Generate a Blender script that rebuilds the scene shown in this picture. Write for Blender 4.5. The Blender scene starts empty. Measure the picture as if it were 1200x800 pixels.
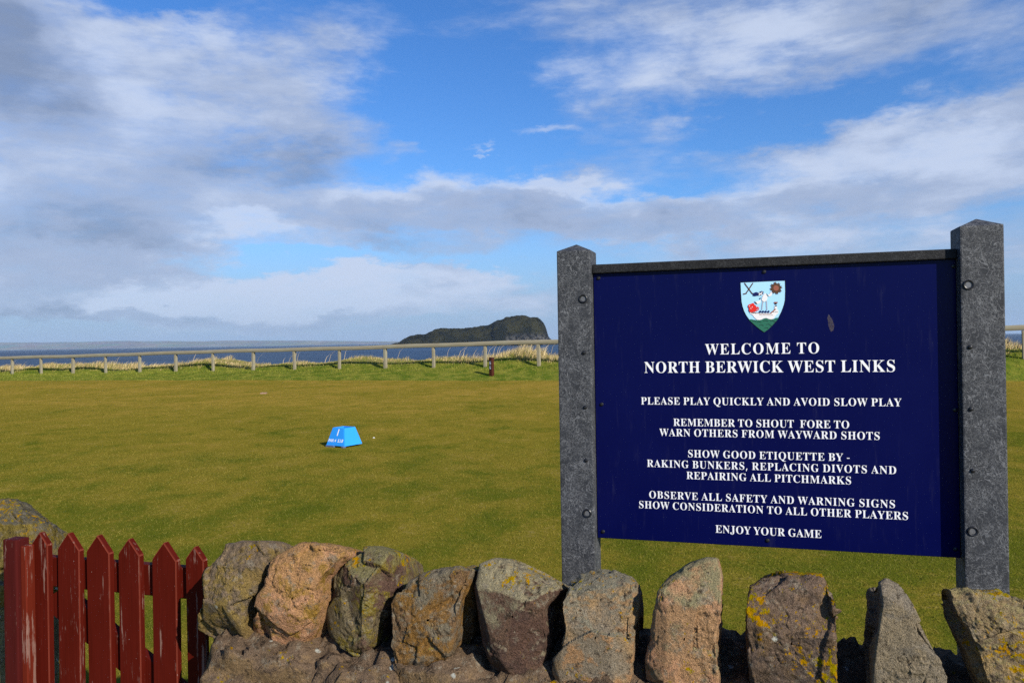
import bpy, bmesh, math, random, json
import numpy as np
from mathutils import Vector, Matrix, noise

# ------------------------------------------------------------------ camera
scene = bpy.context.scene
COL = scene.collection
EYE = 1.5
F = 919.0
ROLL = math.radians(0.93)
CR, SR = math.cos(ROLL), math.sin(ROLL)
cam = bpy.data.objects.new('camera', bpy.data.cameras.new('camera'))
cam.data.sensor_width = 36.0
cam.data.lens = F / 1200 * 36
cam.data.clip_start = 0.05
cam.data.clip_end = 90000
right = Vector((CR, 0, -SR)); up = Vector((SR, 0, CR)); back = Vector((0, -1, 0))
cam.matrix_world = Matrix(((right.x, up.x, back.x, 0), (right.y, up.y, back.y, 0),
                           (right.z, up.z, back.z, EYE), (0, 0, 0, 1)))
COL.objects.link(cam)
scene.camera = cam

# ------------------------------------------------------------------ light
SUN_EL, SUN_AZ = 28.0, 36.0          # azimuth: degrees right of straight behind the camera
e_, a_ = math.radians(SUN_EL), math.radians(SUN_AZ)
SUN = Vector((math.sin(a_) * math.cos(e_), -math.cos(a_) * math.cos(e_), math.sin(e_)))
ld = bpy.data.lights.new('sun', 'SUN')
ld.energy = 5.0
ld.angle = math.radians(0.5)
ld.color = (1.0, 0.93, 0.82)
lo = bpy.data.objects.new('sun', ld)
lo.rotation_euler = SUN.to_track_quat('Z', 'Y').to_euler()
lo.location = (0, 0, 50)
COL.objects.link(lo)
scene.view_settings.view_transform = 'Standard'
scene.view_settings.look = 'None'
scene.view_settings.exposure = 0.28
scene.view_settings.gamma = 1.0
scene.view_settings.use_curve_mapping = False
scene.cycles.max_bounces = 5
scene.cycles.use_denoising = False


GLYPHS = '''{"A":[873,[[-17,0,73,0,-17,12,-17,36,-17,24,9,36,47,60,30,44,64,77,98,149,81,106,203,410,412,932,308,671,424,932,449,931,437,931,555,678,768,173,662,426,789,125,822,69,807,90,837,47,887,36,859,36,887,24,887,0,887,12,744,0,458,0,601,0,458,12,458,36,458,24,531,36,567,91,567,55,567,104,545,163,560,128,532,197,505,265,518,231,406,265,207,265,306,265,190,223,157,141,174,182,154,135,151,118,152,127,150,108,149,97,149,101,149,56,247,36,182,36,250,36,255,36,253,36,255,24,255,0,255,12,164,0],[227,321,269,427,313,321,484,321,398,321,440,427,353,638,397,532,311,532]]],"B":[885,[[32,0,180,0,32,12,32,35,32,23,78,37,125,64,109,47,141,82,149,164,149,116,149,355,149,737,149,546,149,776,138,825,146,805,131,844,102,866,119,858,85,873,31,877,61,877,31,888,31,911,31,899,167,911,441,911,304,911,675,911,792,701,792,841,792,591,574,494,719,522,749,461,837,263,837,384,837,180,742,69,805,115,679,23,475,0,590,0,328,0],[364,504,364,596,368,504,376,504,372,504,448,504,527,545,498,517,555,572,570,690,570,621,570,751,539,825,559,796,518,853,433,868,483,868,402,868,375,850,383,862,368,837,364,782,364,815,364,689],[443,48,413,48,501,48,566,98,542,65,590,131,602,257,602,184,602,331,554,415,586,384,522,446,395,462,469,462,385,462,364,462,374,462,364,351,364,130,364,241,364,100,381,66,370,79,392,54]]],"C":[936,[[513,-21,675,-21,424,-21,275,40,344,-1,205,80,111,209,151,137,72,281,52,457,52,364,52,549,112,702,72,631,152,773,277,870,207,829,348,910,518,931,428,931,579,931,735,880,651,914,748,874,775,870,762,870,808,870,838,931,829,891,850,931,873,931,861,931,873,826,873,617,873,721,862,617,839,617,851,617,809,700,713,814,767,766,658,862,531,887,598,887,368,887,287,453,287,742,287,182,556,47,377,47,610,47,716,89,663,61,769,118,857,212,816,158,869,201,895,177,882,189,802,45]]],"D":[991,[[40,0,179,0,40,12,40,35,40,23,82,37,126,59,111,45,140,73,148,149,148,103,148,349,148,748,148,548,148,801,122,852,139,836,104,869,30,877,73,877,30,888,30,911,30,899,167,911,443,911,305,911,604,911,811,792,727,871,894,714,936,455,936,601,936,152,457,0,776,0,318,0],[445,48,411,48,532,48,639,150,597,82,680,217,701,458,701,320,701,730,446,866,616,866,412,866,379,847,390,860,369,834,364,770,364,808,364,561,364,144,364,352,364,106,379,68,369,81,390,55]]],"E":[884,[[28,0,287,0,28,11,28,34,28,22,76,34,125,59,108,42,142,76,150,156,150,108,150,350,150,737,150,544,150,796,124,851,142,833,107,868,32,877,76,877,32,888,32,911,32,899,287,911,798,911,543,911,798,820,798,639,798,730,788,639,767,639,777,639,756,723,680,813,727,780,633,845,463,861,561,861,435,861,400,856,413,859,386,853,372,833,377,846,368,821,365,776,365,802,365,681,365,492,365,587,373,492,387,492,380,492,447,492,518,538,491,507,546,569,576,690,565,620,587,690,608,690,598,690,608,539,608,236,608,388,597,236,575,236,586,236,570,290,546,363,561,332,531,393,482,426,510,414,453,439,371,445,416,445,369,445,365,445,367,445,365,341,365,134,365,238,365,101,384,70,372,80,397,60,461,55,422,55,526,55,627,77,581,62,672,92,741,150,710,116,773,183,822,286,800,229,835,286,860,286,847,286,841,191,805,0,823,95,546,0]]],"F":[809,[[31,0,192,0,31,12,31,35,31,23,77,39,125,67,109,49,141,85,149,168,149,119,149,362,149,749,149,556,149,798,123,846,140,830,105,862,28,877,74,873,28,888,28,911,28,899,281,911,787,911,534,911,787,820,787,639,787,730,776,639,755,639,766,639,746,695,711,771,731,739,690,803,620,841,660,827,580,855,459,862,527,862,433,862,400,859,413,861,386,857,371,842,376,851,366,833,364,797,364,818,364,696,364,494,364,595,369,494,380,494,375,494,439,494,512,541,483,510,540,572,568,693,559,622,580,693,604,693,592,693,604,541,604,236,604,389,593,236,570,236,581,236,561,315,513,401,542,370,484,432,377,447,439,447,373,447,364,447,368,447,364,352,364,161,364,257,364,129,375,85,368,104,383,67,419,47,398,54,441,40,513,35,472,36,513,23,513,0,513,12,352,0]]],"G":[1015,[[536,-20,656,-20,439,-20,283,39,355,0,211,78,115,206,155,134,75,277,55,458,55,361,55,551,115,704,75,633,155,775,279,870,209,830,348,911,514,931,427,931,584,931,739,881,659,914,752,875,775,872,764,872,790,872,811,886,802,876,820,895,838,931,829,910,850,931,874,931,862,931,874,826,874,615,874,720,863,615,839,615,851,615,821,670,764,758,796,717,733,798,658,852,698,829,619,875,535,887,578,887,373,887,291,455,291,743,291,315,360,135,314,208,406,62,551,26,469,26,602,26,656,54,637,35,675,74,685,142,685,103,685,180,685,255,685,218,685,297,658,340,676,326,640,355,551,364,604,363,551,375,551,396,551,385,701,396,1001,396,851,396,1001,385,1001,364,1001,375,957,363,913,341,928,355,899,327,892,257,892,299,892,190,892,58,892,124,775,6]]],"H":[1046,[[31,0,182,0,31,12,31,35,31,23,77,37,125,63,109,46,141,80,149,161,149,113,149,360,149,758,149,559,149,801,124,848,141,831,108,865,32,877,77,874,32,888,32,911,32,899,183,911,484,911,333,911,484,899,484,877,484,888,450,874,408,864,425,870,391,857,373,830,380,846,367,814,364,758,364,790,364,672,364,501,364,587,471,501,684,501,577,501,684,587,684,758,684,672,684,790,675,830,681,814,669,846,641,864,658,857,624,870,564,877,598,874,564,888,564,911,564,899,714,911,1014,911,864,911,1014,899,1014,877,1014,888,968,874,921,848,937,864,906,833,899,758,899,802,899,559,899,161,899,360,899,116,922,66,906,85,938,47,1014,35,968,37,1014,23,1014,0,1014,12,864,0,564,0,714,0,564,12,564,35,564,23,610,37,658,61,641,45,675,77,684,161,684,110,684,255,684,442,684,348,577,442,364,442,471,442,364,348,364,161,364,255,364,113,388,63,372,80,404,46,484,35,436,37,484,23,484,0,484,12,333,0]]],"I":[521,[[27,0,182,0,27,12,27,35,27,23,72,39,122,64,103,49,141,80,150,150,150,108,150,358,150,774,150,566,150,815,126,855,142,842,110,868,27,877,77,875,27,888,27,911,27,899,181,911,489,911,335,911,489,899,489,877,489,888,441,875,392,855,409,868,374,842,365,774,365,815,365,567,365,154,365,361,365,127,375,89,368,105,381,73,412,52,393,60,430,44,492,35,457,39,492,23,492,0,492,12,337,0]]],"J":[661,[[218,-130,413,-130,175,-130,103,-107,136,-123,69,-92,23,-44,43,-71,3,-17,-7,46,-7,13,-7,78,21,122,3,103,40,140,89,149,63,149,117,149,158,124,141,141,176,107,185,55,185,84,185,35,169,-3,180,16,158,-21,153,-39,153,-34,153,-67,210,-81,172,-81,243,-81,277,-50,265,-70,289,-29,296,43,296,2,296,273,296,733,296,503,296,770,285,818,292,798,278,838,244,860,264,852,225,869,158,877,196,874,158,888,158,911,158,899,315,911,629,911,472,911,629,899,629,877,629,888,595,874,553,862,570,869,536,854,519,821,525,841,513,802,510,733,510,773,510,548,510,177,510,363,510,-28]]],"K":[1021,[[32,0,183,0,32,12,32,35,32,23,79,37,126,63,110,46,142,80,150,161,150,113,150,360,150,758,150,559,150,801,126,848,142,831,109,866,34,877,78,875,34,888,34,911,34,899,184,911,485,911,334,911,485,899,485,877,485,888,452,874,410,864,427,870,393,857,375,830,381,846,368,814,365,758,365,790,365,661,365,467,365,564,458,561,642,747,550,654,679,784,697,837,697,814,697,864,582,877,659,877,582,888,582,911,582,899,711,911,971,911,841,911,971,899,971,877,971,888,965,877,954,877,959,877,877,877,689,721,788,825,640,671,541,570,591,620,670,411,927,93,798,252,943,73,974,50,959,59,989,41,1038,35,1011,36,1038,23,1038,0,1038,12,879,0,561,0,720,0,561,12,561,35,561,23,581,35,612,36,598,35,626,37,643,42,636,39,660,48,668,69,668,57,668,82,633,132,656,103,555,230,399,427,477,329,388,417,365,396,377,407,365,318,365,161,365,240,365,113,390,63,373,80,406,46,485,35,437,37,485,23,485,0,485,12,334,0]]],"L":[853,[[31,0,288,0,31,12,31,35,31,23,77,37,125,63,109,46,141,80,149,161,149,113,149,360,149,758,149,559,149,802,124,850,141,833,108,866,32,877,77,875,32,888,32,911,32,899,188,911,500,911,344,911,500,899,500,877,500,888,464,877,416,868,436,874,397,861,375,833,383,850,368,816,364,758,364,791,364,560,364,165,364,363,364,134,371,94,366,110,375,78,400,62,385,67,414,58,467,55,437,55,532,55,629,79,586,63,673,95,739,159,709,122,769,196,818,309,796,246,830,309,854,309,842,309,837,206,803,0,820,103,546,0]]],"M":[1268,[[28,0,132,0,28,12,28,35,28,23,73,37,123,63,105,46,141,80,150,158,150,112,150,360,150,764,150,562,150,794,141,831,147,816,135,847,105,864,123,858,88,871,30,877,63,875,30,888,30,911,30,899,143,911,369,911,256,911,458,702,634,285,546,493,722,493,899,911,810,702,1011,911,1234,911,1122,911,1234,899,1234,877,1234,888,1191,874,1145,846,1162,863,1128,829,1120,756,1120,799,1120,561,1120,171,1120,366,1120,133,1130,85,1123,105,1136,66,1163,46,1147,53,1179,40,1233,35,1203,36,1233,23,1233,0,1233,12,1086,0,791,0,938,0,791,12,791,35,791,23,823,38,865,50,848,43,882,57,900,88,894,70,906,106,909,167,909,133,909,377,909,798,909,587,798,532,576,0,687,266,564,0,540,0,552,0,430,259,211,778,321,518,211,572,211,160,211,366,211,109,239,59,220,75,258,43,338,35,291,35,338,23,338,0,338,12,235,0]]],"N":[987,[[806,-21,818,-21,608,219,214,700,411,459,214,519,214,157,214,338,214,110,237,62,221,78,253,46,333,35,285,37,333,23,333,0,333,12,234,0,36,0,135,0,36,12,36,35,36,23,68,36,108,46,92,40,125,53,142,83,136,65,149,100,152,157,152,125,152,364,152,776,152,570,106,833,73,866,80,863,64,871,36,877,51,874,36,888,36,911,36,899,128,911,313,911,221,911,469,719,782,337,625,528,782,476,782,755,782,616,782,787,772,828,779,812,766,845,737,863,754,856,720,870,662,877,695,874,662,888,662,911,662,899,761,911,959,911,860,911,959,899,959,877,959,888,912,875,866,850,882,866,851,833,844,754,844,801,844,495,844,-21,844,237,831,-21]]],"O":[1050,[[521,-21,589,-21,455,-21,337,15,394,-9,281,39,189,116,231,73,146,158,90,267,113,209,67,325,55,455,55,388,55,522,90,643,67,585,113,700,189,794,146,751,232,838,340,896,283,872,398,920,531,932,462,932,597,932,715,897,658,920,771,873,862,797,820,840,904,755,961,646,937,704,985,588,997,455,997,524,997,388,961,267,985,325,937,209,861,116,904,158,818,73,710,15,768,39,652,-9],[529,24,456,24,682,24,759,455,759,168,759,597,695,777,738,704,653,850,520,887,594,887,367,887,290,455,290,743,290,315,355,134,312,208,398,61]]],"P":[835,[[31,0,182,0,31,12,31,35,31,23,77,37,125,63,109,46,141,80,149,161,149,113,149,360,149,758,149,559,149,801,124,848,141,831,108,865,32,877,77,874,32,888,32,911,32,899,164,911,427,911,296,911,542,911,672,880,623,901,717,860,779,795,753,832,805,758,818,664,818,715,818,587,733,480,790,526,677,434,484,411,594,411,444,411,364,411,404,411,364,328,364,161,364,244,364,113,388,63,372,80,404,46,484,35,436,37,484,23,484,0,484,12,333,0],[364,459,364,572,377,459,403,459,390,459,469,459,543,505,516,475,571,535,584,658,584,587,584,728,550,813,573,779,527,846,433,862,488,862,406,862,378,848,388,857,369,838,364,797,364,821,364,684]]],"Q":[1050,[[756,-231,831,-231,574,-231,373,-1,446,-154,307,22,203,100,250,56,155,144,93,258,119,197,68,319,55,455,55,385,55,522,90,643,67,585,113,700,189,794,146,751,232,838,340,896,283,872,398,920,531,932,462,932,597,932,715,897,658,920,771,873,862,797,820,840,904,755,961,646,937,704,985,588,997,455,997,524,997,347,908,171,967,252,849,90,661,0,767,33,711,-107,889,-161,787,-161,917,-161,983,-146,948,-156,985,-159,990,-184,988,-171,908,-215],[531,24,457,24,684,24,760,455,760,168,760,597,696,777,739,704,653,850,520,887,594,887,367,887,290,455,290,743,290,315,355,134,312,208,399,61]]],"R":[946,[[31,0,182,0,31,12,31,35,31,23,77,37,125,63,109,46,141,80,149,161,149,113,149,360,149,758,149,559,149,801,124,848,141,831,108,865,32,877,77,874,32,888,32,911,32,899,166,911,434,911,300,911,568,911,735,852,668,891,801,812,834,669,834,751,834,558,630,447,766,484,708,332,864,101,786,216,879,78,905,51,893,62,917,40,956,35,934,35,958,35,960,35,959,35,960,23,960,0,960,12,866,0,677,0,771,0,586,141,403,424,494,283,390,424,364,424,377,424,364,337,364,161,364,249,364,113,388,63,372,80,404,46,484,35,436,37,484,23,484,0,484,12,333,0],[364,467,364,569,378,467,407,467,393,467,477,467,559,516,528,484,591,549,607,672,607,601,607,799,449,862,554,862,413,862,379,845,390,857,369,833,364,771,364,809,364,670]]],"S":[780,[[86,-21,98,-21,86,91,86,316,86,203,99,316,125,316,112,316,146,218,223,99,179,146,267,53,394,30,324,30,445,30,514,72,485,44,543,100,557,179,557,136,557,238,450,320,522,285,408,340,325,381,367,361,247,420,154,505,190,461,118,549,99,664,99,602,99,718,134,805,111,765,158,845,230,899,190,876,271,921,369,932,317,932,396,932,459,923,426,929,491,916,564,896,527,908,571,894,583,891,578,893,588,890,599,889,594,889,622,889,641,932,636,904,653,932,678,932,666,932,678,834,678,638,678,736,667,638,645,638,656,638,632,688,587,770,613,732,561,807,496,858,531,837,462,879,388,889,426,889,343,889,279,853,306,877,253,829,239,760,239,798,239,725,274,673,251,696,297,650,377,606,332,627,420,586,506,545,463,565,561,520,635,466,604,494,666,438,700,376,687,408,712,344,719,266,719,307,719,209,678,116,705,158,650,73,561,15,612,39,511,-8,384,-20,452,-20,362,-20,317,-15,339,-19,295,-12,251,1,273,-6,229,9,197,19,211,15,183,22,169,24,174,24,155,24,138,14,145,21,132,7,122,-21,127,-4,110,-21]]],"T":[846,[[184,0,341,0,184,12,184,35,184,23,232,35,284,62,266,44,302,80,312,161,312,113,312,396,312,866,312,631,307,866,298,866,303,866,227,866,130,807,171,846,89,767,58,635,65,710,46,635,21,635,34,635,21,727,21,911,21,819,288,911,821,911,554,911,821,818,821,634,821,726,809,634,787,634,798,634,772,789,537,866,689,866,534,866,527,866,530,866,527,631,527,161,527,396,527,111,553,60,535,77,570,43,655,35,604,35,655,23,655,0,655,12,498,0]]],"U":[985,[[496,-26,615,-26,372,-26,228,57,283,2,174,112,146,310,146,197,146,459,146,758,146,608,146,801,122,848,138,831,105,865,30,877,74,874,30,888,30,911,30,899,180,911,481,911,330,911,481,899,481,877,481,888,448,874,405,864,422,870,388,857,370,830,376,846,364,814,361,758,361,790,361,598,361,279,361,439,361,201,406,103,376,142,436,64,549,44,484,44,706,44,784,318,784,136,784,464,784,756,784,610,784,800,759,847,776,830,742,863,657,877,708,874,657,888,657,911,657,899,754,911,948,911,851,911,948,899,948,877,948,888,907,872,866,843,880,860,852,825,845,756,845,797,845,625,845,363,845,494,845,224,760,64,816,124,703,4]]],"V":[856,[[424,-26,436,-26,313,237,89,762,201,499,74,794,45,840,60,820,30,860,-28,877,6,873,-28,888,-28,911,-28,899,122,911,422,911,272,911,422,899,422,877,422,888,381,877,332,864,351,873,314,856,305,819,305,841,305,806,322,756,311,785,387,600,517,286,452,443,577,442,696,755,636,599,705,779,709,818,709,800,709,840,683,864,700,856,666,872,598,877,637,876,598,888,598,911,598,899,693,911,884,911,788,911,884,899,884,877,884,888,856,877,817,855,834,870,800,840,764,766,782,810,663,502,459,-26,561,238,448,-26]]],"W":[1222,[[341,-21,354,-21,249,248,64,786,157,517,54,817,30,854,42,840,18,869,-31,877,-2,876,-31,888,-31,911,-31,899,100,911,361,911,231,911,361,899,361,877,361,888,333,876,300,864,312,872,287,856,281,821,281,841,281,802,296,745,286,777,346,599,446,306,396,453,498,439,602,705,550,572,592,736,572,798,582,767,562,829,535,859,550,850,519,868,458,877,494,874,458,888,458,911,458,899,598,911,878,911,738,911,878,899,878,877,878,888,817,877,786,823,786,859,786,813,798,772,790,796,848,625,948,332,898,479,993,467,1081,739,1037,603,1092,771,1097,813,1097,796,1097,836,1076,861,1090,852,1062,870,1006,877,1038,875,1006,888,1006,911,1006,899,1087,911,1248,911,1167,911,1248,899,1248,877,1248,888,1222,873,1189,842,1202,861,1175,823,1150,759,1162,796,1064,499,892,-21,978,239,880,-21,856,-21,868,-21,781,192,631,618,706,405,548,405,380,-21,464,192,367,-21]]],"X":[942,[[23,0,131,0,23,12,23,35,23,23,81,35,180,133,133,68,249,227,387,416,318,322,310,535,156,772,233,654,133,806,95,850,113,832,76,868,32,877,56,877,31,877,28,877,30,877,28,888,28,911,28,899,181,911,488,911,334,911,488,899,488,877,488,888,478,877,458,877,468,877,406,877,380,830,380,861,380,818,403,776,388,800,445,711,529,579,487,645,567,635,643,747,605,691,667,781,678,827,678,808,678,860,586,877,647,876,586,888,586,911,586,899,696,911,916,911,806,911,916,899,916,877,916,888,914,877,909,877,912,877,870,877,805,846,835,867,775,824,713,747,745,792,663,674,561,529,612,602,650,391,826,114,738,253,843,88,872,55,859,69,886,42,923,35,903,35,925,35,928,35,926,35,928,23,928,0,928,12,778,0,477,0,627,0,477,12,477,35,477,23,480,35,486,35,483,35,549,35,580,82,580,51,580,100,549,158,570,125,506,227,419,365,463,296,371,297,275,161,323,229,257,136,248,90,248,112,248,53,348,35,282,35,348,23,348,0,348,12,240,0]]],"Y":[852,[[203,0,354,0,203,12,203,35,203,23,249,37,297,63,281,46,313,80,321,161,321,113,321,227,321,357,321,292,245,496,93,774,169,635,69,818,28,858,47,847,19,864,1,870,10,868,-8,873,-27,876,-17,875,-27,887,-27,911,-27,899,120,911,414,911,267,911,414,899,414,876,414,887,406,876,391,876,398,876,367,876,333,864,347,872,319,857,312,833,312,846,312,820,328,783,317,804,384,672,497,451,441,562,553,545,666,732,610,638,687,766,697,815,697,794,697,856,596,876,664,876,594,876,590,876,592,876,590,887,590,911,590,899,686,911,878,911,782,911,878,899,878,876,878,887,855,873,818,849,835,864,801,834,766,783,784,812,689,658,536,407,612,532,536,325,536,161,536,243,536,113,560,63,544,80,576,46,655,35,608,37,655,23,655,0,655,12,505,0]]],",":[360,[[55,-173,84,-173,68,-122,93,-5,80,-66,106,56,122,156,116,109,164,156,248,156,206,156,252,151,258,141,255,146,246,94,208,-15,229,41,186,-72,142,-173,164,-125,113,-173]]],"-":[433,[[54,308,162,308,54,343,54,412,54,377,162,412,379,412,270,412,379,377,379,308,379,343,270,308]]]}'''   # bold serif capitals as bezier outlines

class NT:
    """small node-tree helper"""
    def __init__(s, tree):
        s.t = tree; s.n = tree.nodes; s.l = tree.links
    def node(s, kind, **kw):
        n = s.n.new(kind)
        for k, v in kw.items(): setattr(n, k, v)
        return n
    def put(s, sock, v):
        if isinstance(v, bpy.types.NodeSocket): s.l.new(v, sock)
        elif v is not None:
            if hasattr(sock.default_value, '__len__') and not hasattr(v, '__len__'): v = [v] * len(sock.default_value)
            if hasattr(sock.default_value, '__len__') and len(sock.default_value) == 4 and len(v) == 3: v = (*v, 1)
            sock.default_value = v
    def m(s, op, a, b=None, c=None, clamp=False):
        n = s.node('ShaderNodeMath', operation=op, use_clamp=clamp)
        for i, v in enumerate((a, b, c)):
            if v is not None: s.put(n.inputs[i], v)
        return n.outputs[0]
    def v(s, op, a, b=None, c=None, scale=None):
        n = s.node('ShaderNodeVectorMath', operation=op)
        for i, x in enumerate((a, b, c)):
            if x is not None: s.put(n.inputs[i], x)
        if scale is not None: s.put(n.inputs['Scale'], scale)
        return n.outputs['Value'] if op in ('LENGTH', 'DOT_PRODUCT', 'DISTANCE') else n.outputs[0]
    def xyz(s, v):
        n = s.node('ShaderNodeSeparateXYZ'); s.put(n.inputs[0], v); return n.outputs
    def comb(s, x, y, z=0.0):
        n = s.node('ShaderNodeCombineXYZ')
        for i, q in enumerate((x, y, z)): s.put(n.inputs[i], q)
        return n.outputs[0]
    def noise(s, vec, scale=1.0, detail=4.0, rough=0.5, dist=0.0, color=False):
        n = s.node('ShaderNodeTexNoise')
        s.put(n.inputs['Vector'], vec); s.put(n.inputs['Scale'], scale); s.put(n.inputs['Detail'], detail)
        s.put(n.inputs['Roughness'], rough); s.put(n.inputs['Distortion'], dist)
        return n.outputs['Color' if color else 'Fac']
    def vor(s, vec, scale, feature='F1', rnd=1.0, out='Distance'):
        n = s.node('ShaderNodeTexVoronoi', feature=feature)
        s.put(n.inputs['Vector'], vec); s.put(n.inputs['Scale'], scale); s.put(n.inputs['Randomness'], rnd)
        return n.outputs[out]
    def ss(s, x, lo, hi, a=0.0, b=1.0):
        n = s.node('ShaderNodeMapRange', interpolation_type='SMOOTHSTEP')
        s.put(n.inputs[0], x)
        for i, q in enumerate((lo, hi, a, b)): s.put(n.inputs[i + 1], q)
        return n.outputs[0]
    def mix(s, fac, a, b, blend='MIX'):
        n = s.node('ShaderNodeMix', data_type='RGBA', blend_type=blend)
        s.put(n.inputs[0], fac); s.put(n.inputs[6], a); s.put(n.inputs[7], b)
        return n.outputs[2]
    def bump(s, h, strength=0.3, dist=0.01, normal=None):
        n = s.node('ShaderNodeBump')
        s.put(n.inputs['Strength'], strength); s.put(n.inputs['Distance'], dist); s.put(n.inputs['Height'], h)
        if normal is not None: s.put(n.inputs['Normal'], normal)
        return n.outputs[0]


def raydir(px, py):
    cx, cy = (px - 600) / F, (400 - py) / F
    return (right * cx + up * cy + Vector((0, 1, 0)))
def at(px, py, Y):
    return Vector((0, 0, EYE)) + raydir(px, py) * Y
def azel(px, py):
    d = raydir(px, py).normalized()
    return math.degrees(math.atan2(d.x, d.y)), math.degrees(math.asin(d.z))


# ------------------------------------------------------------------ sky
def build_world():
    w = bpy.data.worlds.new('World'); scene.world = w; w.use_nodes = True
    t = NT(w.node_tree); t.n.clear()
    sky = t.node('ShaderNodeTexSky', sky_type='NISHITA')
    sky.sun_disc = False
    sky.sun_elevation = e_
    sky.sun_rotation = math.atan2(SUN.x, SUN.y)
    sky.air_density = 1.0; sky.dust_density = 0.5; sky.ozone_density = 2.5
    d = t.node('ShaderNodeTexCoord').outputs['Generated']
    d = t.v('NORMALIZE', d)
    x, y, z = t.xyz(d)
    az = t.m('MULTIPLY', t.m('ARCTAN2', x, y), 57.2958)
    el = t.m('MULTIPLY', t.m('ARCSINE', z), 57.2958)
    st = t.v('MULTIPLY', d, (1, 1, 2.4))
    warp = t.v('SUBTRACT', t.noise(st, 5.0, 8, 0.62, color=True), (0.5, 0.5, 0.5))
    P = t.v('ADD', t.comb(az, el), t.v('MULTIPLY', warp, (15, 9, 0)))
    def blob(px, py, rx, ry, w, soft=0.15):
        a0, e0 = azel(px, py)
        ra = (azel(px + rx, py)[0] - azel(px - rx, py)[0]) / 2
        re = (azel(px, py - ry)[1] - azel(px, py + ry)[1]) / 2
        q = t.v('MULTIPLY', t.v('SUBTRACT', P, (a0, e0, 0)), (1 / ra, 1 / re, 0))
        return t.ss(t.v('LENGTH', q), 1.35, soft, 0.0, w)
    def total(items, base):
        s = None
        for it in items:
            b = blob(*it)
            s = b if s is None else t.m('ADD', s, b)
        return t.m('ADD', s, base)
    cover = total(COVER, 0.13)
    n1 = t.noise(st, 4.2, 10, 0.60, 0.25)
    n2 = t.noise(t.v('MULTIPLY', d, (1, 1, 3.4)), 13, 9, 0.64, 0.15)
    dens = t.m('ADD', cover, t.m('MULTIPLY', t.m('SUBTRACT', n1, 0.5), 1.5))
    dens = t.m('ADD', dens, t.m('MULTIPLY', t.m('SUBTRACT', n2, 0.5), 0.7))
    mask = t.m('MULTIPLY', t.ss(dens, 0.08, 0.85), t.ss(n2, 0.25, 0.6, 0.80, 1.0))
    shade = total(SHADE, 0.78)
    n3 = t.noise(t.v('ADD', t.v('MULTIPLY', d, (1, 1, 2.2)), (0.03, 0.0, -0.05)), 6.5, 7, 0.55, 0.3)
    sh = t.m('ADD', shade, t.m('MULTIPLY', t.m('SUBTRACT', n3, 0.5), 1.5))
    sh = t.m('ADD', sh, t.m('MULTIPLY', t.m('SUBTRACT', n2, 0.5), 0.75))
    sh = t.m('SUBTRACT', sh, t.m('MULTIPLY', t.ss(dens, 0.7, 1.6), 0.18))
    K = 0.91 / SKY_STR
    dark = tuple(c * K for c in (0.215, 0.275, 0.41))
    mid = tuple(c * K for c in (0.345, 0.42, 0.59))
    lite = tuple(c * K for c in (0.53, 0.61, 0.78))
    cc = t.mix(t.ss(sh, 0.1, 0.6), dark, mid)
    cc = t.mix(t.ss(sh, 0.55, 1.15), cc, lite)
    hs = t.node('ShaderNodeHueSaturation')
    t.put(hs.inputs['Saturation'], SKY_SAT); t.put(hs.inputs['Value'], SKY_VAL); t.put(hs.inputs['Color'], sky.outputs[0])
    base = t.mix(1.0, hs.outputs[0], SKY_TINT, 'MULTIPLY')
    # thin haze low on the horizon
    low = t.ss(el, 11.0, 0.0, 0.0, 0.85)
    base = t.mix(low, base, tuple(c * K for c in (0.27, 0.385, 0.61)))
    col = t.mix(t.m('MULTIPLY', mask, t.ss(el, -1.0, 5.0, 0.45, 0.93)), base, cc)
    bg = t.node('ShaderNodeBackground'); t.put(bg.inputs[0], col); bg.inputs[1].default_value = SKY_STR
    out = t.node('ShaderNodeOutputWorld'); t.l.new(bg.outputs[0], out.inputs[0])

SKY_STR = 0.10
SKY_SAT, SKY_VAL, SKY_TINT = 1.2, 1.0, (0.66, 0.92, 1.28)
# clouds of the day, placed by direction: (photo x, photo y) give azimuth and elevation
COVER = [(300, 110, 190, 110, 0.72), (60, 170, 200, 190, 0.95), (20, 40, 150, 110, 0.5), (240, 250, 330, 60, 0.65), (560, 250, 280, 38, 0.7),
         (60, 275, 230, 60, 0.5), (250, 345, 420, 30, 0.95), (60, 340, 220, 40, 0.3), (780, 60, 260, 95, 0.5), (1050, 30, 260, 80, 0.5),
         (1080, 180, 260, 60, 0.85), (860, 250, 330, 34, 0.75), (660, 225, 90, 22, 0.5), (640, 163, 60, 9, 0.4), (560, 187, 20, 4, 0.5),
         (480, 185, 40, 16, 0.45), (1190, 140, 70, 70, 0.5), (550, 130, 130, 100, -0.5), (900, 140, 180, 26, -0.4), (150, 300, 80, 14, -0.3),
         (215, 12, 70, 26, -0.5), (140, 112, 70, 28, -0.5), (800, 212, 110, 12, -0.2), (520, 345, 260, 26, 0.5), (480, 295, 170, 12, 0.3), (420, 375, 260, 9, 0.35), (560, 325, 140, 10, 0.3), (330, 312, 120, 10, -0.3), (1000, 300, 300, 40, 0.4)]
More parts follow.
